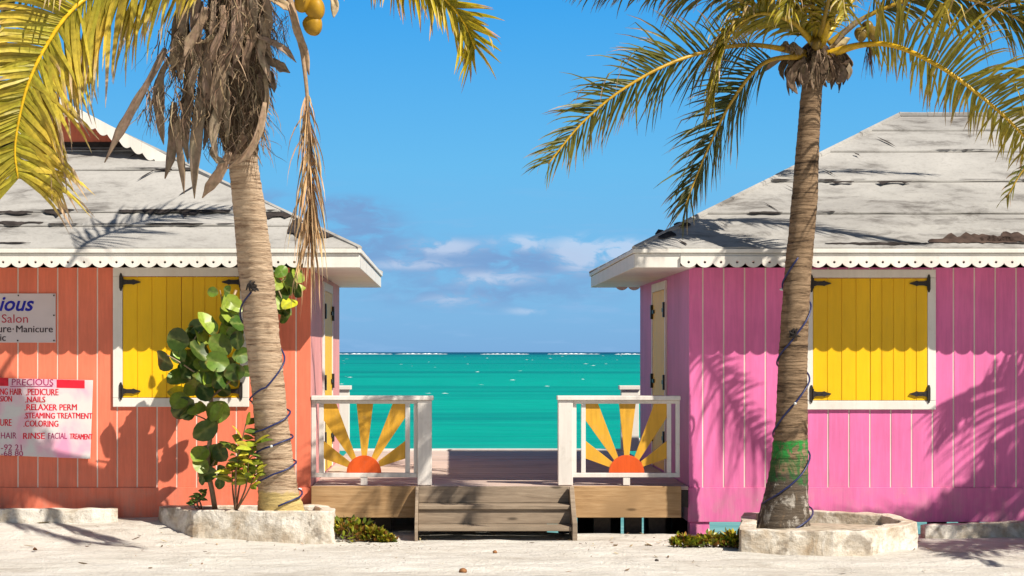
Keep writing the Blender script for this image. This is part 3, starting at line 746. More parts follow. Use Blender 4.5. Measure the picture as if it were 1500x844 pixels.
def lettering(parent, body, px0, px1, py0, py1, y, mat, shear=0.0, bold=0.0, wobble=0.0, slope=0.0, ref=None, thick=0.0):
    """letters sized to the place they take on the sign; ref = the text whose height fills py0..py1"""
    vs_, fs = text_mesh(body, shear, bold)
    xa, xb = min(v[0] for v in vs_), max(v[0] for v in vs_); ya, yb = min(v[1] for v in vs_), max(v[1] for v in vs_)
    if ref: rv, _ = text_mesh(ref, shear, bold); ya, yb = min(v[1] for v in rv), max(v[1] for v in rv)
    X0, X1, Z0, Z1 = wx(px0, y), wx(px1, y), wz(py1, y), wz(py0, y)
    out = []
    for v in vs_:
        tx = (v[0] - xa) / (xb - xa); x = X0 + tx * (X1 - X0); z = Z0 + (v[1] - ya) / (yb - ya) * (Z1 - Z0) - slope * tx * (X1 - X0)
        if wobble:
            z += wobble * mnoise.noise(Vector((x * 9, 3.1, 0))); x += wobble * 0.7 * mnoise.noise(Vector((z * 25, x * 9, 5)))
        out.append((x, y, z))
    b = MB(); b.add(out, fs)
    if thick: b.add([(q[0] + thick, q[1] - .0006, q[2]) for q in out], fs)
    return b.build('lettering', mat, parent)

sg = thing('shop_sign', 'pale printed salon sign in the shade, upper of the two on the coral hut', 'sign', (wx(20), WF, wz(502)), 'salon signs on the coral hut')
b = MB(); b.box(wx(-75), wx(82), WF - .016, WF - .003, wz(502), wz(430)); b.build('sign_panel', M['sign_pale'], sg, bevel=.003)
for (px, py) in ((27, 433), (79, 433), (79, 462), (79, 499), (26, 499), (-70, 433), (-70, 499)):
    b = MB(); c = P(px, py, 19.682); b.tube([c, c + Vector((0, -.004, 0))], .008, 8); b.build('screw', M['iron'], sg)
SY = 19.682
lettering(sg, 'ious', -1.5, 50, 435, 456, SY, M['blue_ink'], 0.30, 0.022)
lettering(sg, 'Salon', 2.5, 41, 460.5, 473, SY, M['red_ink'], 0, 0.004)
lettering(sg, 'ure', -3, 16, 479.5, 487, SY, M['black_ink'], 0, 0.0, thick=.0035)
lettering(sg, '·', 18.2, 20.4, 481, 483.2, SY, M['black_ink'], 0, 0.01)
lettering(sg, 'Manicure', 23.5, 77, 477, 487, SY, M['black_ink'], 0, 0.0, thick=.0035)
lettering(sg, 'ic', 0, 8, 490, 499.5, SY, M['black_ink'], 0, 0.0, thick=.0035)

sg2 = thing('price_board', 'pink and white board hand painted in red capitals under the printed sign', 'sign', (wx(20), WF, wz(672)), 'salon signs on the coral hut')
b = MB(); y0b, y1b = WF - .034, WF - .022
poly = [(wx(-90), wz(663)), (wx(133), wz(672)), (wx(137), wz(557)), (wx(-90), wz(552))]
b.prism_xz(poly, y0b, y1b); b.build('sign_panel', M['sign_pink'], sg2, bevel=.003)
for px in (-60, 40, 120): b = MB(); b.box(wx(px) - .03, wx(px) + .03, y1b + .001, WF - .003, wz(650), wz(565)); b.build('batten', M['white'], sg2)
SY = y0b - .0015
for (a, c, t, d, sl) in ((-60, 13.5, 553, 565, .5), (84, 125, 556, 568, 1.0)):
    b = MB(); b.add([(wx(a), SY, wz(d)), (wx(c), SY, wz(d + sl)), (wx(c), SY, wz(t + sl)), (wx(a), SY, wz(t))], [(0, 1, 2, 3)]); b.build('paint_bar', M['red_paint'], sg2)
b = MB(); b.add([(wx(16), SY, wz(566.6)), (wx(78), SY, wz(566.6)), (wx(78), SY, wz(565.4)), (wx(16), SY, wz(565.6))], [(0, 1, 2, 3)])
b.build('underline', M['maroon_paint'], sg2)
rp, mp = M['red_paint'], M['maroon_paint']
for (tx, a, c, t, d, mt) in (('PRECIOUS', 17, 78, 555, 564.5, mp), ('NG HAIR', 0, 31.5, 569, 578.5, rp), ('.PEDICURE', 38, 85, 569.5, 579, rp), ('SION', 0, 17, 580, 588.5, rp),
                             ('.NAILS', 37, 66, 581, 589.5, rp), ('.RELAXER PERM', 36, 112, 592, 601, rp), ('.STEAMING TREATMENT', 35, 135, 604.5, 613, rp),
                             ('URE', 0, 16.5, 614, 624, rp), ('.COLORING', 34.5, 85, 616, 625, rp), ('HAIR', 1.5, 24, 633.5, 642.5, mp), ('RINSE', 33.5, 65, 634, 643, rp), ('FACIAL', 70.5, 98, 634, 643, mp), ('TREAMENT', 102, 135, 635.5, 643.5, rp),
                             ('-92 21', 1.5, 31.5, 651, 660, mp), ('-68 80', 1, 33.5, 660.5, 668, mp)):
    lettering(sg2, tx, a, c, t, d, SY, mt, 0.0, 0.0, .006, 0.006, thick=.0045 if mt is rp else .002)


# ------------------------------------------------------------------ deck, steps, railings
DZ = 0.47
deck = thing('wooden_deck', 'timber deck between the two huts with the sea behind', 'deck', (0.47, 19.65, 0))
b = MB(); y = 19.64; dx0, dx1 = lx1 + .016, rx0_ - .016
while y < 26.6:
    w = 0.137; b.box(dx0, dx1, y, min(y + w, 26.66), DZ - .035 + random.uniform(-.002, .002), DZ + random.uniform(-.003, .003)); y += w + .007
b.build('deck_boards', M['deck'], deck, bevel=.003)
b = MB(); b.box(dx0, dx1, 26.67, 26.86, DZ - .12, DZ + .022); b.build('rim_board', M['white'], deck, bevel=.004)
for (a, c) in ((wx(457), wx(611.5)), (wx(838.5), wx(996))):
    b = MB(); n = 1; b.box(a, c, 19.585, 19.635, wz(757), DZ + .004); b.build('beam', M['beam'], deck, bevel=.005)
for px in (480, 560, 700, 790, 884, 930, 965):
    for yy in (19.85, 22.3, 26.3):
        b = MB(); X = wx(px); b.box(X - .08, X + .08, yy, yy + .16, -1.3, DZ - .036); b.build('pile', M['pile'], deck)
b = MB(); b.box(dx0, dx1, 19.64, 19.72, DZ - .2, DZ - .04); b.build('joist', M['pile'], deck); b = MB(); b.box(dx0, dx1, 26.5, 26.6, DZ - .2, DZ - .04); b.build('joist', M['pile'], deck)

steps = thing('wooden_steps', 'two weathered wooden steps leading up to the deck', 'steps', (wx(726, 19.4), 19.4, 0))
xa, xb = wx(613, 19.4), wx(835, 19.4)
b = MB(); b.box(xa, xb, 19.60, 19.63, .315, DZ + .002); b.build('riser', M['step'], steps, bevel=.003)
b = MB(); b.box(xa, xb, 19.32, 19.598, .272, .312); b.build('tread', M['step'], steps, bevel=.006)
b = MB(); b.box(xa, xb, 19.345, 19.375, .135, .270); b.build('riser', M['step'], steps, bevel=.003)
b = MB(); b.box(xa, xb, 19.05, 19.343, .092, .134); b.build('tread', M['step'], steps, bevel=.006)
for (a, c, drop) in ((wx(608, 19.3), xa - .001, 0.0), (xb + .001, wx(843, 19.3), -.02)):
    b = MB(); b.prism_yz([(19.02, -.06 + drop), (19.584, -.06 + drop), (19.584, DZ + .004), (19.52, DZ + .004), (19.20, .25), (19.02, .17)], a, c)
    b.build('stringer', M['step'], steps, bevel=.004)

RY = 19.78
def rail_panel(label, sgn, pxs, cpx, rpx):
    """pxs: outer hand-rail end, inner hand-rail end, big post, stiles; everything measured on the photograph at depth RY"""
    X = lambda p: wx(p, RY - .05); Z = lambda q: wz(q, RY - .05)
    a, c, p0, p1, st, q0, q1 = pxs
    root = thing('deck_railing', label, 'railing', (X((a + c) / 2), RY, DZ), 'sunburst railings at the front of the deck')
    b = MB(); b.box(X(a), X(c), RY - .09, RY + .07, Z(586.3), Z(579.8)); b.build('handrail', M['old_white'], root, bevel=.006)
    b = MB(); b.box(X(p0), X(p1), RY - .07, RY + .05, DZ - .03 if False else DZ + .004, Z(586.5)); b.build('post', M['old_white'], root, bevel=.006)
    lo, hi = min(st[0][0], p1 if sgn > 0 else 1e9), max(s_[1] for s_ in st)
    x0, x1 = (st[0][0], p0) if p0 > st[0][0] else (p1, st[-1][1])
    b = MB(); b.box(X(x0), X(x1), RY - .045, RY + .005, Z(591.5), Z(586.6)); b.build('top_rail', M['old_white'], root, bevel=.004)
    b = MB(); b.box(X(x0), X(x1), RY - .045, RY + .005, Z(699.5), Z(693)); b.build('bottom_rail', M['old_white'], root, bevel=.004)
    for (s0, s1) in st:
        b = MB(); b.box(X(s0), X(s1), RY - .038, RY - .002, Z(692.9), Z(591.6)); b.build('baluster', M['old_white'], root, bevel=.003)
    b = MB(); b.box(X(cpx - 5), X(cpx + 5), RY - .04, RY, DZ + .004, Z(699.6)); b.build('foot_block', M['old_white'], root, bevel=.003)
    # half sun and its five rays
    yf, yb = RY - .030, RY - .012; top, bot = 591.7, 692.8
    pts = [(X(cpx + rpx * math.cos(t)), Z(bot) + (X(cpx + rpx) - X(cpx)) * math.sin(t)) for t in [math.pi * k / 24 for k in range(25)]]
    b = MB(); b.prism_xz(pts, yf - .008, yb); b.build('sun_disc', M['disc'], root, bevel=.002)
    h = (q1 - q0)
    l_, r_ = q0, q1
    rays = [[(l_, 646), (l_, 672), (cpx - rpx * .93, 685), (cpx - rpx * .80, 677)],
            [(l_, top), (l_ + h * .155, top), (cpx - rpx * .45, 670.5), (cpx - rpx * .68, 675), (l_, 616)],
            [(cpx - 10.8, top), (cpx + 13.5, top), (cpx + 4.2, 668), (cpx - 3.4, 668)],
            [(r_ - h * .155, top), (r_, top), (r_, 612), (cpx + rpx * .70, 675), (cpx + rpx * .44, 670)],
            [(r_, 646), (r_, 672), (cpx + rpx * .93, 684), (cpx + rpx * .82, 676)]]
    for poly in rays:
        b = MB(); b.prism_xz([(X(a_), Z(c_)) for a_, c_ in poly], yf, yb); b.build('sun_ray', M['ray'], root, bevel=.0015)
rail_panel('sunburst railing at the left of the steps, against the coral hut', 1, (456, 635, 611.5, 632.5, [(456, 462.5), (467, 474), (593.5, 600.5), (606, 611.3)], 474, 593.5), 533, 25.5)
rail_panel('sunburst railing at the right of the steps, against the pink hut', -1, (816, 996.5, 817.5, 839, [(839.2, 844.5), (851.5, 858), (977, 983.5), (990, 996)], 858, 977), 918, 26.0)

for (px0, px1, cx0, cx1, sgn, lab) in ((496, 511.5, 494, 514.5, -1, 'white post and rail behind the coral hut at the seaward deck edge'), (910, 936, 907, 938, 1, 'white post and rail behind the pink hut at the seaward deck edge')):
    Y = 26.55; root = thing('rear_railing', lab, 'railing', (wx((px0 + px1) / 2, Y), Y, DZ), 'white railings at the back of the deck')
    b = MB(); b.box(wx(px0, Y), wx(px1, Y), Y, Y + .14, DZ + .004, wz(571, Y)); b.build('post', M['white'], root, bevel=.006)
    b = MB(); b.box(wx(cx0, Y), wx(cx1, Y), Y - .03, Y + .17, wz(570.9, Y), wz(565, Y)); b.build('post_cap', M['white'], root, bevel=.006)
    b = MB(); e = wx((px0 if sgn < 0 else px1), Y)
    f_ = e + sgn * 1.0
    b.box(e + sgn * .001, f_, Y + .03, Y + .10, DZ + .72, DZ + .80); b.box(e + sgn * .001, f_, Y + .03, Y + .10, DZ + .10, DZ + .17)
    for k in range(5): b.box(e + sgn * (.12 + k * .2), e + sgn * (.17 + k * .2), Y + .045, Y + .085, DZ + .171, DZ + .719)
    b.build('rail', M['white'], root, bevel=.004)


# ------------------------------------------------------------------ stone planters and kerbs
def rough_wall(name, path, width, z0f, z1f, closed, label, cat, group, seed, taper=0.02, soil=None):
    """lumpy stone wall swept along a ground path"""
    rs_ = random.Random(seed); pts = []
    n = len(path); segs = n if closed else n - 1
    for i in range(segs):
        a, c = Vector(path[i]), Vector(path[(i + 1) % n]); k = max(2, int((c - a).length / .03))
        for j in range(k): pts.append(a.lerp(c, j / k))
    if not closed: pts.append(Vector(path[-1]))
    N = len(pts); b = MB(); prof = []
    nz = 9
    for q in range(nz + 1): prof.append((0.5 + taper * 3 * (1 - q / nz), q / nz))
    prof += [(0.46, 1.03), (.25, 1.035), (0, 1.035), (-.25, 1.035), (-.46, 1.03)]
    for q in range(nz, -1, -1): prof.append((-0.5, q / nz))
    verts = []
    for i, p in enumerate(pts):
        if closed: t = (pts[(i + 1) % N] - pts[i - 1])
        else: t = pts[min(i + 1, N - 1)] - pts[max(i - 1, 0)]
        t.normalize(); nrm = Vector((t.y, -t.x))
        z0, z1 = z0f(p.x, p.y), z1f(p.x, p.y)
        for (o, h) in prof:
            x, y, z = p.x + nrm.x * o * width, p.y + nrm.y * o * width, z0 + (z1 - z0) * h
            d = mnoise.noise(Vector((x * 4, y * 4, z * 5 + seed))) * .010 + mnoise.noise(Vector((x * 14, y * 14, z * 16 + seed))) * .009 - .014 * max(0, mnoise.noise(Vector((x * 9, y * 9, z * 9 + seed))) - .25)
            verts.append((x + nrm.x * d, y + nrm.y * d, z + (mnoise.noise(Vector((x * 6, y * 6, seed))) * .014 if h > .9 else 0)))
    m = len(prof); fs = []
    for i in range(N if closed else N - 1):
        for k in range(m - 1):
            a = i * m + k; c = ((i + 1) % N) * m + k; fs.append((a, c, c + 1, a + 1))
    if not closed: fs += [tuple(range(m)), tuple(range((N - 1) * m + m - 1, (N - 1) * m - 1, -1))]
    b.add(verts, fs)
    cx = sum(p.x for p in pts) / N; cy = sum(p.y for p in pts) / N
    if soil is None:
        o = b.build(name, M['stone'], origin=(cx, cy, z0f(cx, cy))); tag(o, label, cat, group); return o
    root = thing(name, label, cat, (cx, cy, z0f(cx, cy)), group)
    b.build('stone_rim', M['stone'], root)
    s = MB(); ring = [Vector((p[0] + (cx - p[0]) * .04, p[1] + (cy - p[1]) * .04)) for p in path]
    k = len(ring); s.add([(p.x, p.y, soil) for p in ring] + [(cx, cy, soil + .03)], [(i, (i + 1) % k, k) for i in range(k)])
    s.build('soil', M['soil'], root); return root

PG = 'whitewashed stone planters'
lp = [(wx(240, 19.45), 19.5), (wx(289, 18.98), 19.02), (wx(415, 18.83), 18.85), (wx(477, 18.80), 18.83), (wx(481, 19.2), 19.2), (wx(470, 19.55), 19.55), (wx(350, 19.62), 19.6)]
rough_wall('stone_planter', lp, .13, lambda x, y: gh(x, y) - .05, lambda x, y: .285, True, 'whitewashed stone planter in front of the coral hut round the leaning palm', 'planter', PG, 3, soil=.235)
rp_ = [(wx(1095, 18.15), 18.17), (wx(1218, 18.08), 18.10), (wx(1268, 18.16), 18.18), (wx(1334, 18.70), 18.75), (wx(1300, 19.15), 19.2), (wx(1180, 19.5), 19.5), (wx(1098, 19.3), 19.3)]
rough_wall('stone_planter', rp_, .14, lambda x, y: gh(x, y) - .05, lambda x, y: .175 + max(0, y - 18.4) * .065, True, 'stained stone planter in front of the pink hut round the painted palm', 'planter', PG, 8, soil=.14)
KG = 'low stone kerbs along the hut fronts'
rough_wall('stone_kerb', [(wx(-200, 19.45), 19.45), (wx(60, 19.45), 19.45), (wx(135, 19.45), 19.45), (wx(172, 19.5), 19.5)], .14, lambda x, y: gh(x, y) - .06, lambda x, y: .265, False, 'low broken kerb of pale stones under the salon signs', 'kerb', KG, 13)
rough_wall('stone_kerb', [(wx(1352, 19.4), 19.4), (wx(1430, 19.45), 19.45), (wx(1520, 19.5), 19.5), (wx(1650, 19.5), 19.5)], .14, lambda x, y: gh(x, y) - .06, lambda x, y: .115 + (x - 4.5) * .03, False, 'low pale kerb under the pink wall beyond the stained planter', 'kerb', KG, 17)


# ------------------------------------------------------------------ palms
def path_trunk(root, spec, mat, seed, pf=P):
    """spec: (px, py, Y, width px) from the base up"""
    pts = [pf(a, c, y) for a, c, y, w in spec]; rad = [w / 2 * y / FPX for a, c, y, w in spec]
    fine = catmull(pts, 14); fr = []
    for i in range(len(pts) - 1):
        for k in range(14): fr.append(rad[i] + (rad[i + 1] - rad[i]) * k / 14)
    fr.append(rad[-1])
    path, ln = resample(fine, 10); N = int(ln / .016)
    path, _ = resample(fine, N)
    cum = [0.0]
    for a_, c_ in zip(fine, fine[1:]): cum.append(cum[-1] + (c_ - a_).length)
    rr_ = []; q = 0
    for i in range(N):
        d = cum[-1] * i / (N - 1)
        while q < len(fine) - 2 and cum[q + 1] < d: q += 1
        t = (d - cum[q]) / max(1e-9, cum[q + 1] - cum[q]); rr_.append(fr[q] + (fr[q + 1] - fr[q]) * t)
    b = MB(); sides = 28; vs_, fs = [], []; rs_ = random.Random(seed); nxt = 0; step = 0; hgt = 0.0
    for i, p in enumerate(path):
        r = rr_[i]
        if hgt >= nxt: nxt = hgt + rs_.uniform(.045, .085); step = 0; lenr = nxt - hgt; start = hgt
        ringf = (hgt - start) / lenr                                        # every leaf scar flares out, then steps back in
        for k in range(sides):
            a = 2 * math.pi * k / sides; d = Vector((math.cos(a), math.sin(a), 0))
            q = 1 + .035 * (ringf ** 2) - .012 + .045 * mnoise.noise(Vector((d.x * 1.5 + seed, d.y * 1.5, p.z * 5))) + .018 * mnoise.noise(Vector((d.x * 5, d.y * 5, p.z * 18)))
            vs_.append(p + d * r * q + Vector((0, 0, .012 * mnoise.noise(Vector((d.x * 2, d.y * 2, p.z * 3))))))
        hgt += .016
    for i in range(N - 1):
        for k in range(sides):
            a, c = i * sides + k, i * sides + (k + 1) % sides; fs.append((a, c, c + sides, a + sides))
    fs.append(tuple((N - 1) * sides + k for k in range(sides)))
    b.add(vs_, fs); b.build('trunk', mat, root, smooth=True)
    def at(z):
        best = min(range(N), key=lambda i: abs(path[i].z - z))
        return path[best], rr_[best]
    return at

GREEN = (0.085, 0.105, 0.014); OLIVE = (0.21, 0.19, 0.018); YEL = (0.55, 0.37, 0.025); TAN = (0.45, 0.30, 0.18); PALE = (0.62, 0.50, 0.30)
DEAD = (0.30, 0.22, 0.155); DEADL = (0.40, 0.29, 0.19)

def frond(root, pts, L=.5, n=58, twist=0.0, cols=(GREEN, OLIVE, TAN), droop=.5, start=.16, width=.030, rr=.022, stalk=YEL, seed=0, ang=(62, 28), tipmin=.35, sidebias=(1, 1), name='frond', mat='leaf', wob=.17, twist2=None, ragged=.14):
    rs_ = random.Random(seed); pl, ln = resample(catmull(pts, 16), 90); N = len(pl)
    T = [(pl[min(i + 1, N - 1)] - pl[max(i - 1, 0)]).normalized() for i in range(N)]
    up = Vector((0, 0, 1)); U = (up - T[0] * up.dot(T[0])); U = U.normalized() if U.length > .05 else Vector((0, -1, 0)); Us = [U]
    for i in range(1, N):
        U = (U - T[i] * U.dot(T[i])).normalized(); Us.append(U)
    twist2 = twist if twist2 is None else twist2
    b = MB()
    for i in range(n):
        t = start + (1 - start) * (i + .3) / n; f_ = t * (N - 1); j = min(int(f_), N - 2); p = pl[j].lerp(pl[j + 1], f_ - j)
        tw = R(twist + (twist2 - twist) * t); Ui = Matrix.Rotation(tw, 3, T[j]) @ Us[j]; S = T[j].cross(Ui)
        prof = min(1.0, .55 + 2.2 * (t - start)) * (1 - (1 - tipmin) * max(0, (t - .45) / .55) ** 1.3)
        a = R(ang[0] + (ang[1] - ang[0]) * t)
        for sd, bias in ((1, sidebias[0]), (-1, sidebias[1])):
            if bias <= 0 or rs_.random() < ragged * .6: continue
            l = L * prof * bias * rs_.uniform(1 - wob * 1.6, 1 + wob)
            if rs_.random() < ragged: l *= rs_.uniform(.3, .8)
            aa = a + R(rs_.gauss(0, 8)); kink = rs_.randint(2, 4) if rs_.random() < .16 else 9
            d = S * sd * math.sin(aa) + T[j] * math.cos(aa) + Ui * rs_.uniform(.02, .28); d.normalize()
            q = p.copy(); line = [q.copy()]; segs = 5; dr = droop * rs_.uniform(.6, 1.4)
            for k in range(segs):
                q = q + d * (l / segs); line.append(q.copy())
                d = (d + Vector((rs_.gauss(0, .06), rs_.gauss(0, .06), -dr * (k + 1) / segs * .55 - (.9 if k >= kink - 1 else 0)))).normalized()
            w = width * rs_.uniform(.75, 1.15) * (0.55 + .45 * prof)
            ws = [w * .55, w, w * .95, w * .75, w * .45, w * .06]
            c0, c1, c2 = jit(cols[0], .25), jit(cols[1], .25), jit(cols[2], .25)
            tipf = rs_.uniform(.62, 1.05)
            cc = []
            for k in range(6):
                x = k / 5; cc.append(lerp3(c0, c1, min(1, x * 1.5)) if x < tipf else c2)
            b.ribbon(line, ws, (T[j] + Ui * rs_.uniform(-.5, .5)), cc, fold=.35 * rs_.uniform(.3, 1.2))
    fo = b.build(name, M[mat], root)
    s = MB(); rads = [rr * (1.6 - .6 * min(1, i / (N * .15))) * (1 - .82 * i / (N - 1)) + .003 for i in range(N)]
    s.tube(pl, rads, 7, cols=[jit(stalk, .05)] * N); s.build('leaf_stalk', M['stalk' if mat == 'leaf' else 'dead'], fo, smooth=True)
    return fo

def strap(root, pts, w, seed=0, col=DEAD, name='dead_leaf_base', facing=None, taper=True):
    """a dry leaf base: a long curled blade"""
    rs_ = random.Random(seed); pl, ln = resample(catmull(pts, 8), 16); b = MB(); vs_, fs, cs = [], [], []
    dirv = facing or Vector((1, rs_.uniform(-.5, .5), rs_.uniform(-.2, .2))); c0 = jit(col, .25)
    for i, p in enumerate(pl):
        t = i / 15; T = (pl[min(i + 1, 15)] - pl[max(i - 1, 0)]).normalized(); W = (dirv - T * dirv.dot(T)).normalized(); Nn = T.cross(W)
        ww = w * ((.55 + .9 * t if t < .5 else 1.0 - max(0, t - .72) / .28 * .93) if taper else 1.0) * .5
        ww *= 1 + .35 * mnoise.noise(Vector((t * 5, seed * 3.3, 0))); cup = .35 + .5 * math.sin(t * 5 + seed)
        for k, o in enumerate((-1, -.5, 0, .5, 1)):
            vs_.append(p + W * ww * o + Nn * (ww * cup * (o * o) - ww * .2)); cs.append(jit(lerp3(c0, jit(col, .3), .4), .10))
        dirv = (dirv + Vector((0, rs_.uniform(-.1, .1), 0))).normalized()
    for i in range(15):
        for k in range(4): a = i * 5 + k; fs.append((a, a + 1, a + 6, a + 5))
    b.add(vs_, fs, 0, cs); o = b.build(name, M['dead'], root, smooth=True)
    so = o.modifiers.new('thick', 'SOLIDIFY'); so.thickness = .008
    return o

def nut(root, c, r, el=1.25, seed=0, mat='nut', name='coconut', tilt=(0, 0, -1)):
    b = MB(); vs_, fs = [], []; n, m = 16, 12
    ax = Vector(tilt).normalized(); q = Vector((0, 0, 1)).rotation_difference(ax)
    for i in range(m + 1):
        th = math.pi * i / m
        for k in range(n):
            a = 2 * math.pi * k / n; rad = r * math.sin(th) * (1 + .10 * math.cos(3 * a + seed)) * (1 - .12 * math.cos(th))
            vs_.append(Vector(c) + q @ Vector((rad * math.cos(a), rad * math.sin(a), r * el * math.cos(th) * (1 if th < 1.57 else .85))))
    for i in range(m):
        for k in range(n): a = i * n + k; bq = i * n + (k + 1) % n; fs.append((a, bq, bq + n, a + n))
    b.add(vs_, fs); return b.build(name, M[mat], root, smooth=True)

def strands(root, name, count, src, seed, length=(.2, .6), spread=.12, col=DEAD, width=.006, clump=None):
    rs_ = random.Random(seed); b = MB()
    for i in range(count):
        p = src(rs_); l = rs_.uniform(*length); d = Vector((rs_.gauss(0, spread * 3), rs_.gauss(0, spread * 3), -1)).normalized(); line = [p.copy()]; q = p.copy()
        for k in range(5):
            q = q + d * l / 5; line.append(q.copy()); d = (d + Vector((rs_.gauss(0, spread * 1.6), rs_.gauss(0, spread * 1.6), -.25))).normalized()
        c = jit(lerp3(col, DEADL, rs_.random() ** 2 * .8), .3); w = width * rs_.uniform(.5, 1.7)
        b.ribbon(line, [w, w, w * .9, w * .8, w * .6, w * .2], Vector((rs_.uniform(-1, 1), rs_.uniform(-1, 1), .1)), [c] * 6, fold=.5)
    return b.build(name, M['dead'], root)

TG = 'coconut palms'
# ---- the leaning palm in front of the coral hut
LEAN = [(-60, -1.42), (60, -1.24), (150, -1.10), (235, -.93), (300, -.79), (400, -.57), (500, -.40), (600, -.25), (700, -.06), (745, 0), (800, 0)]
def PL(px, py, Y):
    """a point of the leaning palm: the trunk leans out over the sand, towards the road"""
    q = max(LEAN[0][0], min(LEAN[-1][0] - 1, py))
    for (a, u), (c, w) in zip(LEAN, LEAN[1:]):
        if a <= q <= c: return P(px, py, Y + u + (w - u) * (q - a) / (c - a))
lpalm = thing('coconut_palm', 'tan coconut palm with a shaggy skirt of dead leaves before the coral hut', 'palm tree', P(411, 752, 19.12), TG)
l_at = path_trunk(lpalm, [(411, 762, 19.12, 72), (411, 745, 19.12, 68), (407, 715, 19.08, 58), (401, 660, 19.02, 53), (396, 600, 18.97, 49), (385, 500, 18.9, 50), (375, 400, 18.82, 50), (364, 300, 18.74, 45), (356, 235, 18.68, 41), (350, 150, 18.6, 46), (352, 60, 18.54, 56), (358, -30, 18.5, 60)], M['bark_tan'], 2, PL)
LY = (0.60, 0.43, 0.055)
frond(lpalm, [PL(352, -40, 18.4), PL(262, -52, 17.9), PL(175, -28, 17.4), PL(112, 8, 17.1), PL(68, 66, 16.95), PL(38, 132, 16.85), PL(22, 212, 16.8), PL(26, 262, 16.8)], L=.86, n=175, twist=58, twist2=86, cols=((.34, .30, .02), (.64, .47, .06), (.56, .40, .24)), droop=.66, start=.08, width=.052, rr=.026, stalk=(.75, .45, .01), seed=3, ang=(80, 58), tipmin=.84, name='frond', ragged=.05)
frond(lpalm, [PL(350, -55, 18.5), PL(240, -110, 18.3), PL(120, -80, 18.1), PL(20, -20, 17.9), PL(-70, 60, 17.8)], L=.75, n=80, twist=35, cols=(GREEN, OLIVE, TAN), droop=.8, start=.2, width=.038, seed=4)
frond(lpalm, [PL(380, -48, 18.5), PL(460, -84, 18.1), PL(560, -58, 17.6), PL(636, -14, 17.2), PL(676, 28, 17.05), PL(697, 72, 16.95)], L=.44, n=120, twist=66, twist2=88, cols=((.30, .25, .012), (.54, .40, .015), (.52, .32, .19)), droop=.14, start=.16, width=.036, rr=.022, stalk=(.78, .47, .01), seed=6, ang=(70, 30), tipmin=.70, ragged=.14, wob=.2)
frond(lpalm, [PL(372, -50, 18.6), PL(430, -120, 18.9), PL(520, -130, 19.4), PL(600, -60, 19.9)], L=.6, n=50, twist=20, seed=7, droop=.7)
frond(lpalm, [PL(360, -60, 18.4), PL(360, -170, 17.7), PL(340, -180, 16.9), PL(310, -110, 16.3)], L=.7, n=56, seed=8, droop=.7)
# dead frond that hangs by the trunk
frond(lpalm, [P(420, -12, 17.15), P(436, 40, 17.1), P(448, 120, 17.1), P(453, 200, 17.1), P(456, 290, 17.1), P(455, 350, 17.1)], L=.62, n=80, twist=70, cols=((.50, .32, .17), (.56, .38, .21), (.60, .43, .26)), droop=2.6, start=.42, width=.020, rr=.020, stalk=(.36, .25, .16), seed=14, ang=(22, 10), tipmin=.95, name='dead_frond', mat='dead', wob=.25)
for i, (pts, w, c) in enumerate([
        ([(242, 71), (222, 110), (199, 149), (172, 200), (153, 238)], 12, DEAD), ([(277, -5), (268, 40), (263, 75), (265, 118)], 19, DEADL), ([(309, -5), (308, 30), (304, 58)], 15, DEADL),
        ([(300, 60), (299, 100), (288, 199), (285, 291)], 17, DEAD), ([(372, 20), (378, 60), (387, 140), (385, 165)], 15, DEAD), ([(388, 150), (380, 190), (360, 225), (332, 248)], 11, DEADL),
        ([(336, 222), (322, 250), (308, 272), (296, 290)], 14, DEADL), ([(256, 150), (254, 200), (248, 235), (242, 262)], 15, DEAD), ([(262, 170), (263, 220), (268, 262), (270, 284)], 10, DEAD),
        ([(250, 85), (236, 110), (232, 150), (240, 212)], 14, DEAD), ([(376, 52), (400, 62), (418, 74), (434, 92)], 9, DEAD), ([(384, 84), (400, 92), (414, 100), (425, 107)], 12, DEAD),
        ([(395, 104), (400, 120), (402, 136)], 9, DEAD), ([(424, 5), (432, 30), (444, 70), (453, 110)], 12, DEADL), ([(318, 70), (312, 120), (308, 170), (298, 220)], 16, DEAD),
        ([(330, 90), (322, 150), (312, 200), (318, 236)], 14, DEAD), ([(280, 90), (276, 140), (272, 190), (276, 240)], 15, DEAD), ([(372, 90), (372, 130), (362, 190), (340, 232)], 12, DEADL),
        ([(388, 110), (392, 150), (380, 195), (362, 215)], 9, DEADL), ([(480, -10), (490, 5), (489, 26)], 10, PALE), ([(300, 10), (290, 40), (280, 60), (268, 85)], 14, DEAD), ([(330, -10), (340, 20), (330, 60), (322, 100)], 20, DEAD),
        ([(290, 30), (310, 45), (340, 40), (380, 20)], 14, DEADL), ([(265, 55), (300, 62), (330, 50)], 13, DEADL), ([(390, -5), (410, 5), (428, 18)], 12, DEADL), ([(310, 215), (314, 228), (322, 236), (330, 238)], 10, DEAD)]):
    Yb = 18.30 + (i * 7 % 5) * .05
    strap(lpalm, [PL(a, c_, Yb - .08 * k / len(pts)) for k, (a, c_) in enumerate(pts)], w * Yb / FPX * 1.1, seed=i, col=c)
rk = random.Random(44)
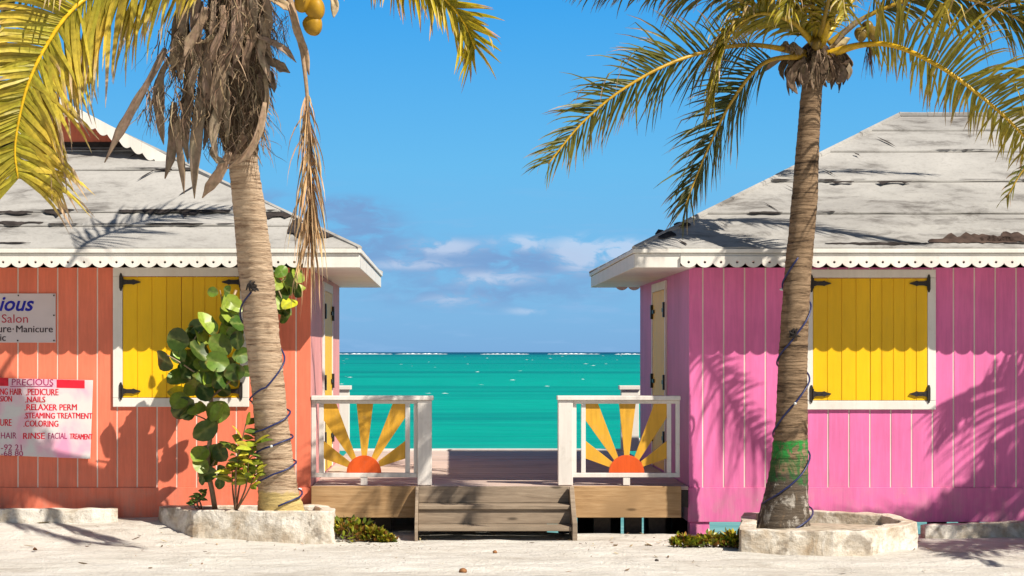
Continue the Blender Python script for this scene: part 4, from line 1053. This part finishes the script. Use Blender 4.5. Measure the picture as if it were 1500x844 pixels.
for i in range(26):                                               # the ring of old leaf bases that makes up the shaggy skirt
    x0_ = rk.uniform(258, 396); y0_ = rk.uniform(-30, 70); ln_ = rk.uniform(60, 150) * (1.0 if x0_ < 340 else .8); dx_ = (x0_ - 350) * rk.uniform(-.05, .35) + rk.gauss(0, 8); Yd = 18.56 - .24 * math.sqrt(max(.05, 1 - ((x0_ - 335) / 75) ** 2)) - rk.uniform(0, .06)
    strap(lpalm, [PL(x0_, y0_, Yd + .04), PL(x0_ + dx_ * .5 + rk.gauss(0, 4), y0_ + ln_ * .35, Yd), PL(x0_ + dx_ * .8 + rk.gauss(0, 5), y0_ + ln_ * .7, Yd), PL(x0_ + dx_ * .7 + rk.gauss(0, 8), y0_ + ln_, Yd + .02)], rk.uniform(9, 19) * Yd / FPX, seed=200 + i, col=rk.choice([DEAD, (.24, .17, .115), (.34, .25, .175), (.19, .13, .09)]))
b = MB(); pts = [PL(356, -70, 18.5), PL(354, 20, 18.54), PL(352, 100, 18.55), PL(350, 170, 18.58), PL(354, 228, 18.66)]; pl, _ = resample(catmull(pts, 8), 30)
vs_, fs, cs = [], [], []
for i, p in enumerate(pl):
    for k in range(30):
        a = 2 * math.pi * k / 30; r = (.225 - .085 * max(0, i - 17) / 12) * (1 + .22 * mnoise.noise(Vector((math.cos(a) * 2, math.sin(a) * 2, p.z * 4))) + .12 * mnoise.noise(Vector((math.cos(a) * 6, math.sin(a) * 6, p.z * 9))))
        vs_.append(p + Vector((math.cos(a) * r, math.sin(a) * r, 0))); cs.append(jit(lerp3((.14, .095, .06), (.06, .04, .025), random.random()), .2))
for i in range(29):
    for k in range(30): fs.append((i * 30 + k, i * 30 + (k + 1) % 30, (i + 1) * 30 + (k + 1) % 30, (i + 1) * 30 + k))
b.add(vs_, fs, 0, cs); b.build('fibre_sheath', M['dead'], lpalm)
def src1(r):
    a = r.uniform(0, 2 * math.pi); z = r.random(); p = PL(352, -30 + 225 * z, 18.56); q = .25 - .07 * z; return p + Vector((math.cos(a) * q, math.sin(a) * q, 0))
strands(lpalm, 'fibre_skirt', 850, src1, 21, (.10, .42), .16, (.20, .14, .09), .010)
def src1b(r):
    a = r.uniform(-math.pi, 0); z = r.random(); p = PL(346, 0 + 215 * z, 18.55); q = .33 - .10 * z; return p + Vector((math.cos(a) * q, math.sin(a) * q, 0))
strands(lpalm, 'fibre_skirt', 380, src1b, 25, (.08, .30), .38, (.24, .17, .115), .006)
def src2(r): return PL(r.gauss(280, 22), r.uniform(40, 170), 18.38 + r.gauss(0, .08))
strands(lpalm, 'fibre_skirt', 300, src2, 22, (.12, .40), .2, (.12, .08, .052), .010)
def src3(r): return PL(r.gauss(222, 8), r.uniform(120, 170), 18.3)
strands(lpalm, 'fruit_stalk', 60, src3, 23, (.10, .32), .16, (.13, .085, .06), .007)
def src4(r): return PL(r.uniform(384, 425), r.uniform(10, 60), 18.38)
strands(lpalm, 'fruit_stalk', 70, src4, 24, (.08, .30), .22, (.2, .13, .09), .006)
for (px, py, r, tl) in ((444, 2, 13, (-.3, 0, -1)), (462, 12, 14, (.3, -.2, -1)), (459, 36, 13.5, (.15, -.3, -1)), (441, -12, 12, (0, 0, -1))):
    nut(lpalm, PL(px, py, 18.2), r * 18.2 / FPX, 1.22, px, tilt=tl)

# ---- the painted palm in front of the pink hut
rpalm = thing('coconut_palm', 'brown coconut palm with green paint on its trunk before the pink hut', 'palm tree', P(1147, 778, 18.85), TG)
r_at = path_trunk(rpalm, [(1147, 790, 18.85, 86), (1147, 775, 18.85, 82), (1151, 735, 18.85, 67), (1155, 690, 18.85, 56), (1159, 620, 18.83, 47), (1162, 520, 18.8, 42), (1168, 410, 18.76, 39), (1178, 300, 18.7, 38), (1184, 200, 18.66, 33), (1189, 130, 18.62, 30), (1194, 80, 18.6, 36)], M['bark_dark'], 5)
RG = ((.075, .085, .012), (.17, .155, .018), (.36, .23, .13))
frond(rpalm, [P(1180, 78, 18.55), P(1092, 66, 18.2), P(1000, 86, 17.95), P(920, 126, 17.8), P(855, 178, 17.75), P(803, 240, 17.7)], L=.60, n=108, twist=66, twist2=82, cols=RG, droop=.40, start=.22, width=.022, rr=.022, stalk=(.50, .30, .02), seed=31, ang=(66, 30), tipmin=.45)
frond(rpalm, [P(1178, 82, 18.5), P(1120, 92, 18.2), P(1074, 145, 18.0), P(1036, 220, 17.95), P(1004, 300, 17.95)], L=.64, n=96, twist=76, cols=((.045, .06, .012), (.11, .11, .02), (.35, .24, .14)), droop=.35, start=.2, width=.022, rr=.02, stalk=(.48, .29, .03), seed=32, ang=(60, 30), tipmin=.5)
frond(rpalm, [P(1190, 62, 18.45), P(1160, 32, 18.1), P(1112, 20, 17.7), P(1070, 48, 17.4), P(1053, 98, 17.3), P(1046, 140, 17.3)], L=.56, n=96, twist=20, twist2=55, cols=((.15, .15, .015), (.36, .27, .015), (.48, .33, .16)), droop=.9, start=.06, width=.034, rr=.022, stalk=(.42, .29, .03), seed=33, ang=(60, 20), tipmin=.6)
frond(rpalm, [P(1190, 58, 18.65), P(1130, 18, 18.75), P(1050, -8, 18.85), P(950, -24, 18.95), P(850, -14, 19.0)], L=.56, n=96, twist=48, cols=RG, droop=.8, start=.2, width=.024, stalk=(.40, .26, .03), seed=34)
frond(rpalm, [P(1192, 55, 18.5), P(1150, -5, 18.3), P(1060, -52, 18.0), P(950, -66, 17.8), P(840, -30, 17.7)], L=.64, n=96, twist=40, cols=RG, droop=.9, start=.2, width=.025, seed=35)
frond(rpalm, [P(1202, 62, 18.45), P(1224, 10, 18.2), P(1250, -60, 18.0), P(1270, -130, 17.9), P(1280, -180, 17.9)], L=.42, n=50, twist=60, cols=RG, droop=.4, rr=.034, stalk=(.34, .23, .03), seed=36)
frond(rpalm, [P(1194, 60, 18.5), P(1190, 0, 18.0), P(1180, -50, 17.4), P(1165, -30, 16.9), P(1150, 20, 16.7)], L=.60, n=100, twist=10, cols=((.20, .18, .015), (.42, .31, .02), (.48, .33, .16)), droop=.9, seed=37, start=.05, stalk=(.30, .21, .03))
frond(rpalm, [P(1214, 66, 18.6), P(1270, 24, 18.5), P(1350, -4, 18.4), P(1430, 2, 18.3), P(1510, 40, 18.2), P(1560, 95, 18.2)], L=.66, n=104, twist=-40, twist2=-60, cols=((.10, .10, .012), (.24, .20, .02), (.42, .27, .15)), droop=.75, start=.2, width=.028, stalk=(.46, .28, .03), seed=38)
frond(rpalm, [P(1212, 80, 18.5), P(1262, 66, 18.35), P(1312, 68, 18.2), P(1380, 100, 18.0), P(1445, 148, 17.9), P(1500, 200, 17.85), P(1535, 255, 17.85)], L=.92, n=112, twist=-50, twist2=-66, cols=((.22, .20, .02), (.42, .33, .04), (.46, .32, .18)), droop=.6, start=.16, width=.028, rr=.026, stalk=(.62, .38, .015), seed=39, ang=(100, 60), tipmin=.6, sidebias=(1, .5))
frond(rpalm, [P(1205, 60, 18.7), P(1270, -20, 19.0), P(1360, -50, 19.3), P(1460, -20, 19.6), P(1540, 50, 19.8)], L=.5, n=60, twist=-35, cols=RG, droop=.8, start=.2, width=.028, seed=40)
frond(rpalm, [P(1195, 55, 18.8), P(1180, -30, 19.4), P(1150, -60, 20.1), P(1110, -10, 20.7)], L=.45, n=50, cols=RG, droop=.7, seed=41)
frond(rpalm, [P(1200, 60, 18.45), P(1212, 8, 17.9), P(1222, -34, 17.3), P(1232, -20, 16.8), P(1238, 26, 16.6)], L=.46, n=80, twist=-12, cols=((.20, .18, .015), (.40, .30, .02), (.48, .33, .16)), droop=.9, seed=43, start=.06, stalk=(.30, .21, .03))
frond(rpalm, [P(1205, 60, 18.4), P(1240, -40, 17.6), P(1290, -60, 16.8), P(1330, 0, 16.2)], L=.5, n=50, cols=RG, droop=.7, seed=42)
frond(rpalm, [Vector((3.3, 18.55, 4.45)), Vector((3.5, 17.8, 5.1)), Vector((3.8, 17.0, 5.45)), Vector((4.0, 16.2, 5.35)), Vector((4.1, 15.7, 5.15))], L=.46, n=60, cols=RG, droop=.5, seed=44)
frond(rpalm, [Vector((3.3, 18.55, 4.45)), Vector((3.2, 17.7, 5.2)), Vector((3.1, 16.8, 5.55)), Vector((3.15, 16.0, 5.4)), Vector((3.2, 15.5, 5.2))], L=.46, n=60, cols=RG, droop=.5, seed=45)
for i, (pts, w, c) in enumerate([
        ([(1180, 88), (1166, 98), (1158, 118), (1168, 138)], 12, DEAD), ([(1214, 92), (1228, 100), (1232, 112), (1226, 124)], 16, DEAD), ([(1222, 90), (1236, 92), (1240, 104), (1238, 114)], 8, DEAD),
        ([(1180, 84), (1150, 86), (1130, 94), (1108, 112)], 8, DEAD), ([(1174, 96), (1160, 104), (1172, 128)], 12, DEADL), ([(1190, 90), (1180, 106), (1176, 126)], 15, DEAD), ([(1205, 90), (1212, 104), (1214, 122)], 16, DEADL),
        ([(1196, 84), (1196, 100), (1198, 118)], 16, DEAD), ([(1200, 84), (1220, 86), (1238, 92), (1246, 86)], 9, DEADL), ([(1190, 90), (1170, 94), (1158, 100)], 9, DEADL), ([(1175, 78), (1160, 68), (1140, 72)], 13, DEADL),
        ([(1216, 72), (1232, 62), (1246, 56)], 12, PALE), ([(1185, 120), (1196, 116), (1206, 122), (1211, 128)], 9, DEADL), ([(1222, 66), (1244, 40), (1270, 24)], 7, DEAD), ([(1172, 52), (1160, 36), (1148, 32)], 12, DEAD)]):
    Yb = 18.42 + (i * 7 % 5) * .04
    strap(rpalm, [P(a, c_, Yb) for (a, c_) in pts], w * Yb / FPX * 1.15, seed=50 + i, col=tuple(x * .72 for x in c))
for i in range(46):
    a_ = rk.uniform(0, 6.28); x0_ = 1195 + 30 * math.cos(a_); Yd = 18.6 - .19 * math.sin(a_) ; y0_ = rk.uniform(68, 92); ln_ = rk.uniform(24, 50); dx_ = 24 * math.cos(a_) * rk.uniform(.3, 1.0)
    strap(rpalm, [P(x0_, y0_, Yd), P(x0_ + dx_ * .6, y0_ + ln_ * .2, Yd - .03 * math.sin(a_)), P(x0_ + dx_, y0_ + ln_ * .6, Yd), P(x0_ + dx_ * .8, y0_ + ln_, Yd)], rk.uniform(5, 10) * Yd / FPX, seed=300 + i, col=rk.choice([(.15, .105, .07), (.09, .06, .04), (.22, .16, .11)]))
def src5(r):
    a = r.uniform(0, 2 * math.pi); p = P(1194, r.uniform(72, 108), 18.6); return p + Vector((math.cos(a) * .17, math.sin(a) * .16, 0))
b = MB(); ctr = P(1195, 88, 18.6); vs_, fs, cs = [], [], []
for i in range(13):
    for k in range(20):
        a = 2 * math.pi * k / 20; z = (i / 12 - .5) * .34; rad_ = (.155 * math.sqrt(max(.12, 1 - (i / 12 - .35) ** 2 * 2.2))) * (1 + .3 * mnoise.noise(Vector((math.cos(a) * 2.5, math.sin(a) * 2.5, i * .5))))
        vs_.append(ctr + Vector((math.cos(a) * rad_, math.sin(a) * rad_, z))); cs.append(jit((.07, .046, .03), .35))
for i in range(12):
    for k in range(20): fs.append((i * 20 + k, i * 20 + (k + 1) % 20, (i + 1) * 20 + (k + 1) % 20, (i + 1) * 20 + k))
b.add(vs_, fs, 0, cs); b.build('fibre_sheath', M['dead'], rpalm)
strands(rpalm, 'fibre_skirt', 260, src5, 61, (.06, .20), .3, (.15, .105, .07), .008)
def src6(r): return P(r.uniform(1270, 1276), r.uniform(66, 80), 18.35)
strands(rpalm, 'fruit_stalk', 26, src6, 62, (.15, .28), .05, (.12, .07, .04), .008)
def src7(r): return P(r.uniform(1148, 1168), r.uniform(64, 74), 18.4)
strands(rpalm, 'fruit_stalk', 40, src7, 63, (.05, .12), .3, DEADL, .009)
for (px, py, r) in ((1261, 50, 9.5), (1280, 49, 9.5), (1271, 40, 9), (1196, 64, 8)):
    nut(rpalm, P(px, py, 18.3 if px > 1200 else 18.35), r * 18.3 / FPX, 1.3, px, tilt=(0, -.2, -1), mat='green_nut')

# ---- a third palm, outside the frame on the right: one frond tip and its shadow reach the picture
opalm = thing('coconut_palm', 'coconut palm off the right edge whose shade falls on the pink wall', 'palm tree', (9.75, 17.3, 0), TG)
OC = Vector((9.75, 17.3, 4.05))
def q_(p): return ((p.x * FPX / p.y) + VPX, HPY - (p.z - CAMZ) * FPX / p.y)
sp = []
for (x, y, z, w) in ((9.95, 17.45, -.05, 80), (9.91, 17.42, .6, 52), (9.85, 17.38, 2.0, 42), (9.77, 17.32, 3.2, 38), (9.75, 17.3, 4.1, 44)):
    a, c = q_(Vector((x, y, z))); sp.append((a, c, y, w))
path_trunk(opalm, sp, M['bark_dark'], 9)
for k in range(26):
    a = 2 * math.pi * k / 26 + .2; d = Vector((math.cos(a), math.sin(a), 0)); el = (.15, .4, -.3)[k % 3]; ln = 1.0 + .12 * (k % 4)
    frond(opalm, [OC, OC + d * .7 * ln + Vector((0, 0, .45 * el + .15)), OC + d * 1.5 * ln + Vector((0, 0, .5 * el)), OC + d * 2.2 * ln + Vector((0, 0, -.25 + .3 * el)), OC + d * 2.6 * ln + Vector((0, 0, -.95 + .3 * el))], L=.80, n=110, twist=10, cols=RG, droop=.8, seed=70 + k, width=.045)
frond(opalm, [OC, P(2060, 150, 17.2), P(1800, 120, 17.0), P(1610, 165, 16.9), P(1512, 235, 16.9), P(1474, 290, 16.9)], L=.42, n=70, twist=60, cols=RG, droop=.6, seed=90, start=.3, stalk=(.4, .26, .03))


# ------------------------------------------------------------------ blue cables round the trunks
def cable(label, at, turns, seed, knot, sl):
    root = thing('string_light_cable', label, 'cable', at(wz(turns[0], 18.9))[0], 'blue cables wound round the palm trunks')
    pts = []; n = 26; zs = [wz(t, 18.85) for t in turns]
    for i in range(len(zs) - 1):
        for k in range(n):
            t = k / n; z = zs[i] + (zs[i + 1] - zs[i]) * t; ph = -math.pi / 2 + 2 * math.pi * t            # phase -90 deg = the side towards the camera
            slope = .11 * math.cos(2 * math.pi * t) * 0
            c, r = at(z); rr = r * 1.06 + .010
            pts.append(Vector((c.x + math.cos(ph) * rr, c.y + math.sin(ph) * rr, z + sl * math.sin(2 * math.pi * t) + .004 * math.sin(i * 9 + k))))
    b = MB(); b.tube(pts, .0085, 7); b.build('wire', M['cable'], root, smooth=True)
    b = MB(); c, r = at(wz(knot[1], 18.85)); p = P(knot[0], knot[1], c.y - r - .015)
    rs_ = random.Random(seed)
    for k in range(9):
        o = [p + Vector((rs_.gauss(0, .025), rs_.gauss(0, .012), rs_.gauss(0, .025))) for _ in range(4)]; b.tube(catmull(o, 5), .008, 5)
    b.build('knot', M['iron'], root)
    for k in range(9, len(pts), 43):
        b = MB(); p = pts[k]; c, r = at(p.z); d = (p - c); d.z = 0; d.normalize(); b.tube([p, p + d * .02, p + d * .035], [.012, .014, .006], 8); b.build('bulb', M['bulb'], root)
cable('blue cable wound round the tan trunk before the coral hut', l_at, [742, 694, 652, 624, 566, 424], 4, (369, 419), .035)
cable('blue cable wound round the painted trunk before the pink hut', r_at, [778, 708, 590, 490, 372], 6, (1163, 489), .085)


# ------------------------------------------------------------------ broad-leaved plants
def round_leaf(b, c, nrm, r, col, roll, rs_, vein):
    nrm = nrm.normalized(); u = nrm.cross(Vector((0, 0, 1))); u = u.normalized() if u.length > .1 else Vector((1, 0, 0)); w = nrm.cross(u)
    u, w = u * math.cos(roll) + w * math.sin(roll), w * math.cos(roll) - u * math.sin(roll)
    n = 14; vs_, cs, fs = [], [], []; bend = rs_.uniform(-.5, .9); fold = rs_.uniform(.08, .45); wav = rs_.uniform(0, .12); ph = rs_.uniform(0, 6)
    for q, rad in enumerate((0.0, .35, .7, 1.0)):
        for k in range(n):
            a = 2 * math.pi * k / n; x = math.cos(a) * rad; y = math.sin(a) * rad * .9
            rr = 1 + .06 * math.cos(2 * a)
            if abs(a) < .3 and rad == 1.0: x *= 1.04
            h = fold * abs(y) - bend * x * x * .35 + wav * math.sin(3 * a + ph) * rad
            vs_.append(c + (u * x * rr + w * y + nrm * h) * r); f_ = vein if abs(y) < .06 else 0
            cc = lerp3(jit(col, .06), (.30, .34, .10), f_ * .5 if rad > 0 else .5)
            cs.append(lerp3(cc, (.30, .19, .06), max(0, min(1, 2.2 * mnoise.noise(Vector((math.cos(a) * 1.3 + c.x * 9, math.sin(a) * 1.3, c.z * 9))) - .35)) * .8) if rad == 1.0 else cc)
    for q in range(3):
        for k in range(n): a = q * n + k; a2 = q * n + (k + 1) % n; fs.append((a, a2, a2 + n, a + n))
    b.add(vs_, fs, 0, cs)

DK, MD, LT, YG = (.060, .115, .018), (.12, .21, .024), (.30, .42, .05), (.48, .53, .03)  # leaf tones; the bright ones also carry sunlit leaves in their pigment
grape = thing('sea_grape', 'tall round leaved bush growing in the left planter before the yellow window', 'bush', P(312, 745, 19.18))
gs = random.Random(77)
stem = MB()
stems = [([(316, 752, 19.3), (310, 715, 19.29), (304, 680, 19.28), (310, 620, 19.27), (309, 560, 19.27), (318, 500, 19.27), (336, 450, 19.3), (346, 425, 19.32)], .026),
         ([(309, 560, 19.27), (285, 545, 19.2), (262, 530, 19.15), (245, 520, 19.12)], .011), ([(318, 500, 19.27), (300, 480, 19.2), (282, 500, 19.15)], .011),
         ([(312, 580, 19.27), (335, 560, 19.2), (352, 545, 19.2)], .012), ([(336, 450, 19.3), (372, 430, 19.42), (402, 415, 19.45), (430, 405, 19.45)], .013), ([(402, 415, 19.45), (412, 435, 19.42), (418, 455, 19.4)], .01),
         ([(330, 470, 19.28), (325, 440, 19.25), (322, 425, 19.25)], .009), ([(306, 690, 19.28), (318, 670, 19.2), (330, 655, 19.2)], .009), ([(310, 620, 19.27), (296, 612, 19.2), (280, 606, 19.15)], .009)]
for pts, r in stems:
    pl, _ = resample(catmull([P(a_, c_, min(y_, 19.30) - .12) for a_, c_, y_ in pts], 6), 20)
    stem.tube(pl, [r * (1 - .5 * i / 19) for i in range(20)], 8, cols=[jit((.30, .21, .12), .1)] * 20)
stem.build('stem', M['stalk'], grape, smooth=True)
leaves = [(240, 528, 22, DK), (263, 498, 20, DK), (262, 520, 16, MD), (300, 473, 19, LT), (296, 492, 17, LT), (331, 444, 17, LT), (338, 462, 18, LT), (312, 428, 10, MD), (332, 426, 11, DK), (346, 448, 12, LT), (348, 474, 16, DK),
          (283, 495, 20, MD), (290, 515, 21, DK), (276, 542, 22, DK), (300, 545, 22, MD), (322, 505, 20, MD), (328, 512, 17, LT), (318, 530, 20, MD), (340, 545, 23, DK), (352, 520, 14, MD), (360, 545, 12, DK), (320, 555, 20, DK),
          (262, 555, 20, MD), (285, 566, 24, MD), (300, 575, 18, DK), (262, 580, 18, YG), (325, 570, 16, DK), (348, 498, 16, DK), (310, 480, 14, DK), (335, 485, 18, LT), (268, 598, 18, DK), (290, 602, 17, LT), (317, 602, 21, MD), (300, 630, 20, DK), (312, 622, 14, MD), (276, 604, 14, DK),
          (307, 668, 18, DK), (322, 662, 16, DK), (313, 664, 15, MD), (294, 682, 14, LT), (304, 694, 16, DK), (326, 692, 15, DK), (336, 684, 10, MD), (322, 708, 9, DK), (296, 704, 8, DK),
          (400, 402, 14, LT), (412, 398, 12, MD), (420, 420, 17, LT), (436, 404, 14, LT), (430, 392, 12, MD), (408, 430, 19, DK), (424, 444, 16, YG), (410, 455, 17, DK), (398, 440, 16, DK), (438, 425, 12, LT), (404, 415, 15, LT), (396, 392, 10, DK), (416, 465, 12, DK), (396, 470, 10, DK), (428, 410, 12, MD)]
leaves += [(px + gs.gauss(0, 11), py + gs.gauss(0, 11), r * gs.uniform(.65, .9), gs.choice([c, MD, DK, LT])) for (px, py, r, c) in leaves if gs.random() < .5 and r > 12]
lm = MB()
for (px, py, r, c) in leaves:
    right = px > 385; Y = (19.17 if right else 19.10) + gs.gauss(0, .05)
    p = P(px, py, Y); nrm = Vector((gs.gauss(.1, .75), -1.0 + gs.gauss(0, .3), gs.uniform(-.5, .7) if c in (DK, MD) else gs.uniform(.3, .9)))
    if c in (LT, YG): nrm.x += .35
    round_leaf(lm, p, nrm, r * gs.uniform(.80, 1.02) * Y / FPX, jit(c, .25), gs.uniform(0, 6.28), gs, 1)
lm.build('leaves', M['broad'], grape, smooth=True)

def lance_plant(name, label, cat, base, tops, cols, seed, leaf=(.10, .19), wid=.05, per=9, group=None):
    rs_ = random.Random(seed); root = thing(name, label, cat, base, group); st = MB(); lf = MB()
    for tpt in tops:
        mid = base.lerp(tpt, .5) + Vector((rs_.gauss(0, .03), rs_.gauss(0, .03), 0)); pl, _ = resample(catmull([base, mid, tpt], 8), 14)
        st.tube(pl, [.010 * (1 - .5 * i / 13) for i in range(14)], 6, cols=[jit((.20, .11, .06), .2)] * 14)
        for k in range(per):
            p = pl[max(5, 13 - k // 2)]; a = rs_.uniform(0, 6.28); d = Vector((math.cos(a), math.sin(a) * .8, rs_.uniform(.1, 1.0))).normalized(); l = rs_.uniform(*leaf); q = p.copy(); line = [q.copy()]
            for s_ in range(5): q = q + d * l / 5; line.append(q.copy()); d = (d + Vector((0, 0, -.16))).normalized()
            c = jit(rs_.choice(cols), .25); w = wid * rs_.uniform(.7, 1.2)
            lf.ribbon(line, [w * .2, w * .75, w, w * .85, w * .5, w * .05], d.cross(Vector((rs_.gauss(.2, .35), -1, rs_.uniform(.1, .8)))), [c] * 6, fold=.35)
    st.build('stem', M['stalk'], root, smooth=True); lf.build('leaves', M['broad'], root); return root
lance_plant('croton_plant', 'small yellow green plant with narrow leaves beside the tan trunk', 'plant', P(345, 750, 18.99), [P(360, 622, 18.66), P(350, 648, 18.74), P(372, 650, 18.68), P(364, 678, 18.76), P(340, 684, 18.82), P(376, 688, 18.78)], [(.38, .40, .03), (.28, .32, .03), (.50, .46, .04), (.16, .22, .03)], 5, per=12, leaf=(.14, .23), wid=.062)
lance_plant('young_plant', 'tiny bright green sprout at the foot of the tall round leaved bush', 'plant', P(296, 750, 19.1), [P(290, 728, 19.1), P(284, 736, 19.1), P(300, 722, 19.1)], [(.16, .26, .03), (.07, .13, .02)], 6, leaf=(.05, .10), wid=.04, per=8)

def ground_bush(label, spots, cols, seed, count):
    rs_ = random.Random(seed); c0 = Vector((sum(s[0] for s in spots) / len(spots), sum(s[1] for s in spots) / len(spots), 0)); c0.z = gh(c0.x, c0.y)
    root = thing('succulent_shrub', label, 'shrub', c0, 'low yellow green shrubs on the sand'); lf = MB(); tw = MB()
    for i in range(count):
        sx, sy, rx, rz = rs_.choice(spots); a = rs_.uniform(0, 6.28); rr = math.sqrt(rs_.random()); x = sx + math.cos(a) * rr * rx; y = sy + math.sin(a) * rr * rx * .7
        g0 = gh(x, y); h = rz * (1 - rr ** 2 * .8) * rs_.uniform(.35, 1.1) * (1 + .5 * mnoise.noise(Vector((x * 9, y * 9, 2)))); p = Vector((x, y, g0 + max(.01, h)))
        d = Vector((math.cos(a) * .6 + rs_.gauss(0, .5), math.sin(a) * .6 - .3 + rs_.gauss(0, .5), rs_.uniform(.1, 1.1))).normalized(); l = rs_.uniform(.035, .075); w = l * rs_.uniform(.4, .6)
        c = jit(rs_.choice(cols), .3); line = [p, p + d * l * .35, p + d * l * .7, p + d * l]
        lf.ribbon(line, [w * .4, w, w * .9, w * .15], d.cross(Vector((rs_.gauss(0, 1), rs_.gauss(0, 1), 1))), [c] * 4, fold=.3)
        if i % 7 == 0: tw.tube([Vector((x + rs_.gauss(0, .03), y, g0 - .01)), p], [.005, .003], 4, cols=[(.16, .10, .06)] * 2)
    tw.build('twigs', M['dead'], root); lf.build('leaves', M['broad'], root)
SG = [(.34, .33, .02), (.22, .25, .02), (.12, .16, .02), (.46, .38, .04), (.30, .14, .03)]
ground_bush('low yellow green shrub beside the planter near the steps', [(wx(505, 19.0), 19.05, .17, .20), (wx(525, 19.1), 19.15, .17, .17), (wx(548, 19.0), 19.05, .12, .12), (wx(566, 18.95), 18.98, .06, .05)], SG, 3, 900)
ground_bush('low yellow green shrub at the foot of the pink corner post', [(wx(1005, 18.5), 18.45, .14, .09), (wx(1040, 18.5), 18.45, .17, .10), (wx(1075, 18.45), 18.4, .12, .12)], SG, 4, 1000)

# ------------------------------------------------------------------ small litter on the sand
def litter(name, label, cat, px, py, r, mat, el=.8, group=None):
    Y = CAMZ * FPX / (py - HPY); p = P(px, py, Y); p.z = gh(p.x, p.y) + r * .55
    b = MB(); vs_, fs = [], []; n, m = 12, 8
    for i in range(m + 1):
        th = math.pi * i / m
        for k in range(n):
            a = 2 * math.pi * k / n; d = Vector((math.sin(th) * math.cos(a), math.sin(th) * math.sin(a), math.cos(th) * el)); q = 1 + .22 * mnoise.noise(d * 2.2 + Vector((px, 0, 0)))
            vs_.append(p + d * r * q)
    for i in range(m):
        for k in range(n): a = i * n + k; c = i * n + (k + 1) % n; fs.append((a, c, c + n, a + n))
    b.add(vs_, fs); o = b.build(name, M[mat], origin=p, smooth=True); tag(o, label, cat, group)
litter('husk_piece', 'brown husk lying on the sand at the bottom edge, the larger one', 'husk', 678, 839, .032, 'husk', group='brown husks on the sand')
litter('husk_piece', 'small brown husk on the sand below the steps', 'husk', 725, 811, .020, 'husk', group='brown husks on the sand')
litter('dark_pebble', 'small dark pebble on the sand right of the steps', 'pebble', 962, 821, .018, 'pile')

rl = random.Random(9); b = MB()
for i in range(260):                                               # dry leaf scraps blown against the steps and planters
    px = rl.choice([rl.uniform(0, 1500), rl.gauss(560, 60), rl.gauss(880, 60), rl.gauss(1000, 50), rl.gauss(300, 120)]); Y = rl.uniform(16.4, 19.2) if rl.random() < .35 else rl.uniform(18.3, 19.5)
    x = wx(px, Y); z = gh(x, Y) + .008; a = rl.uniform(0, 6.28); l = rl.uniform(.015, .06) * (2.2 if rl.random() < .08 else 1); w = l * rl.uniform(.12, .4)
    d = Vector((math.cos(a), math.sin(a), rl.uniform(-.05, .35))); p = Vector((x, Y, z)); c = jit(rl.choice([(.22, .13, .07), (.34, .24, .13), (.12, .08, .05), (.42, .33, .18)]), .3)
    b.ribbon([p, p + d * l * .4, p + d * l * .75, p + d * l], [w * .3, w, w * .8, w * .1], d.cross(Vector((rl.gauss(0, .4), rl.gauss(0, .4), 1))), [c] * 4, fold=.4)
tag(b.build('leaf_litter', M['dead']), 'dry leaf scraps scattered over the sand', 'leaf litter', kind='stuff')

finish()
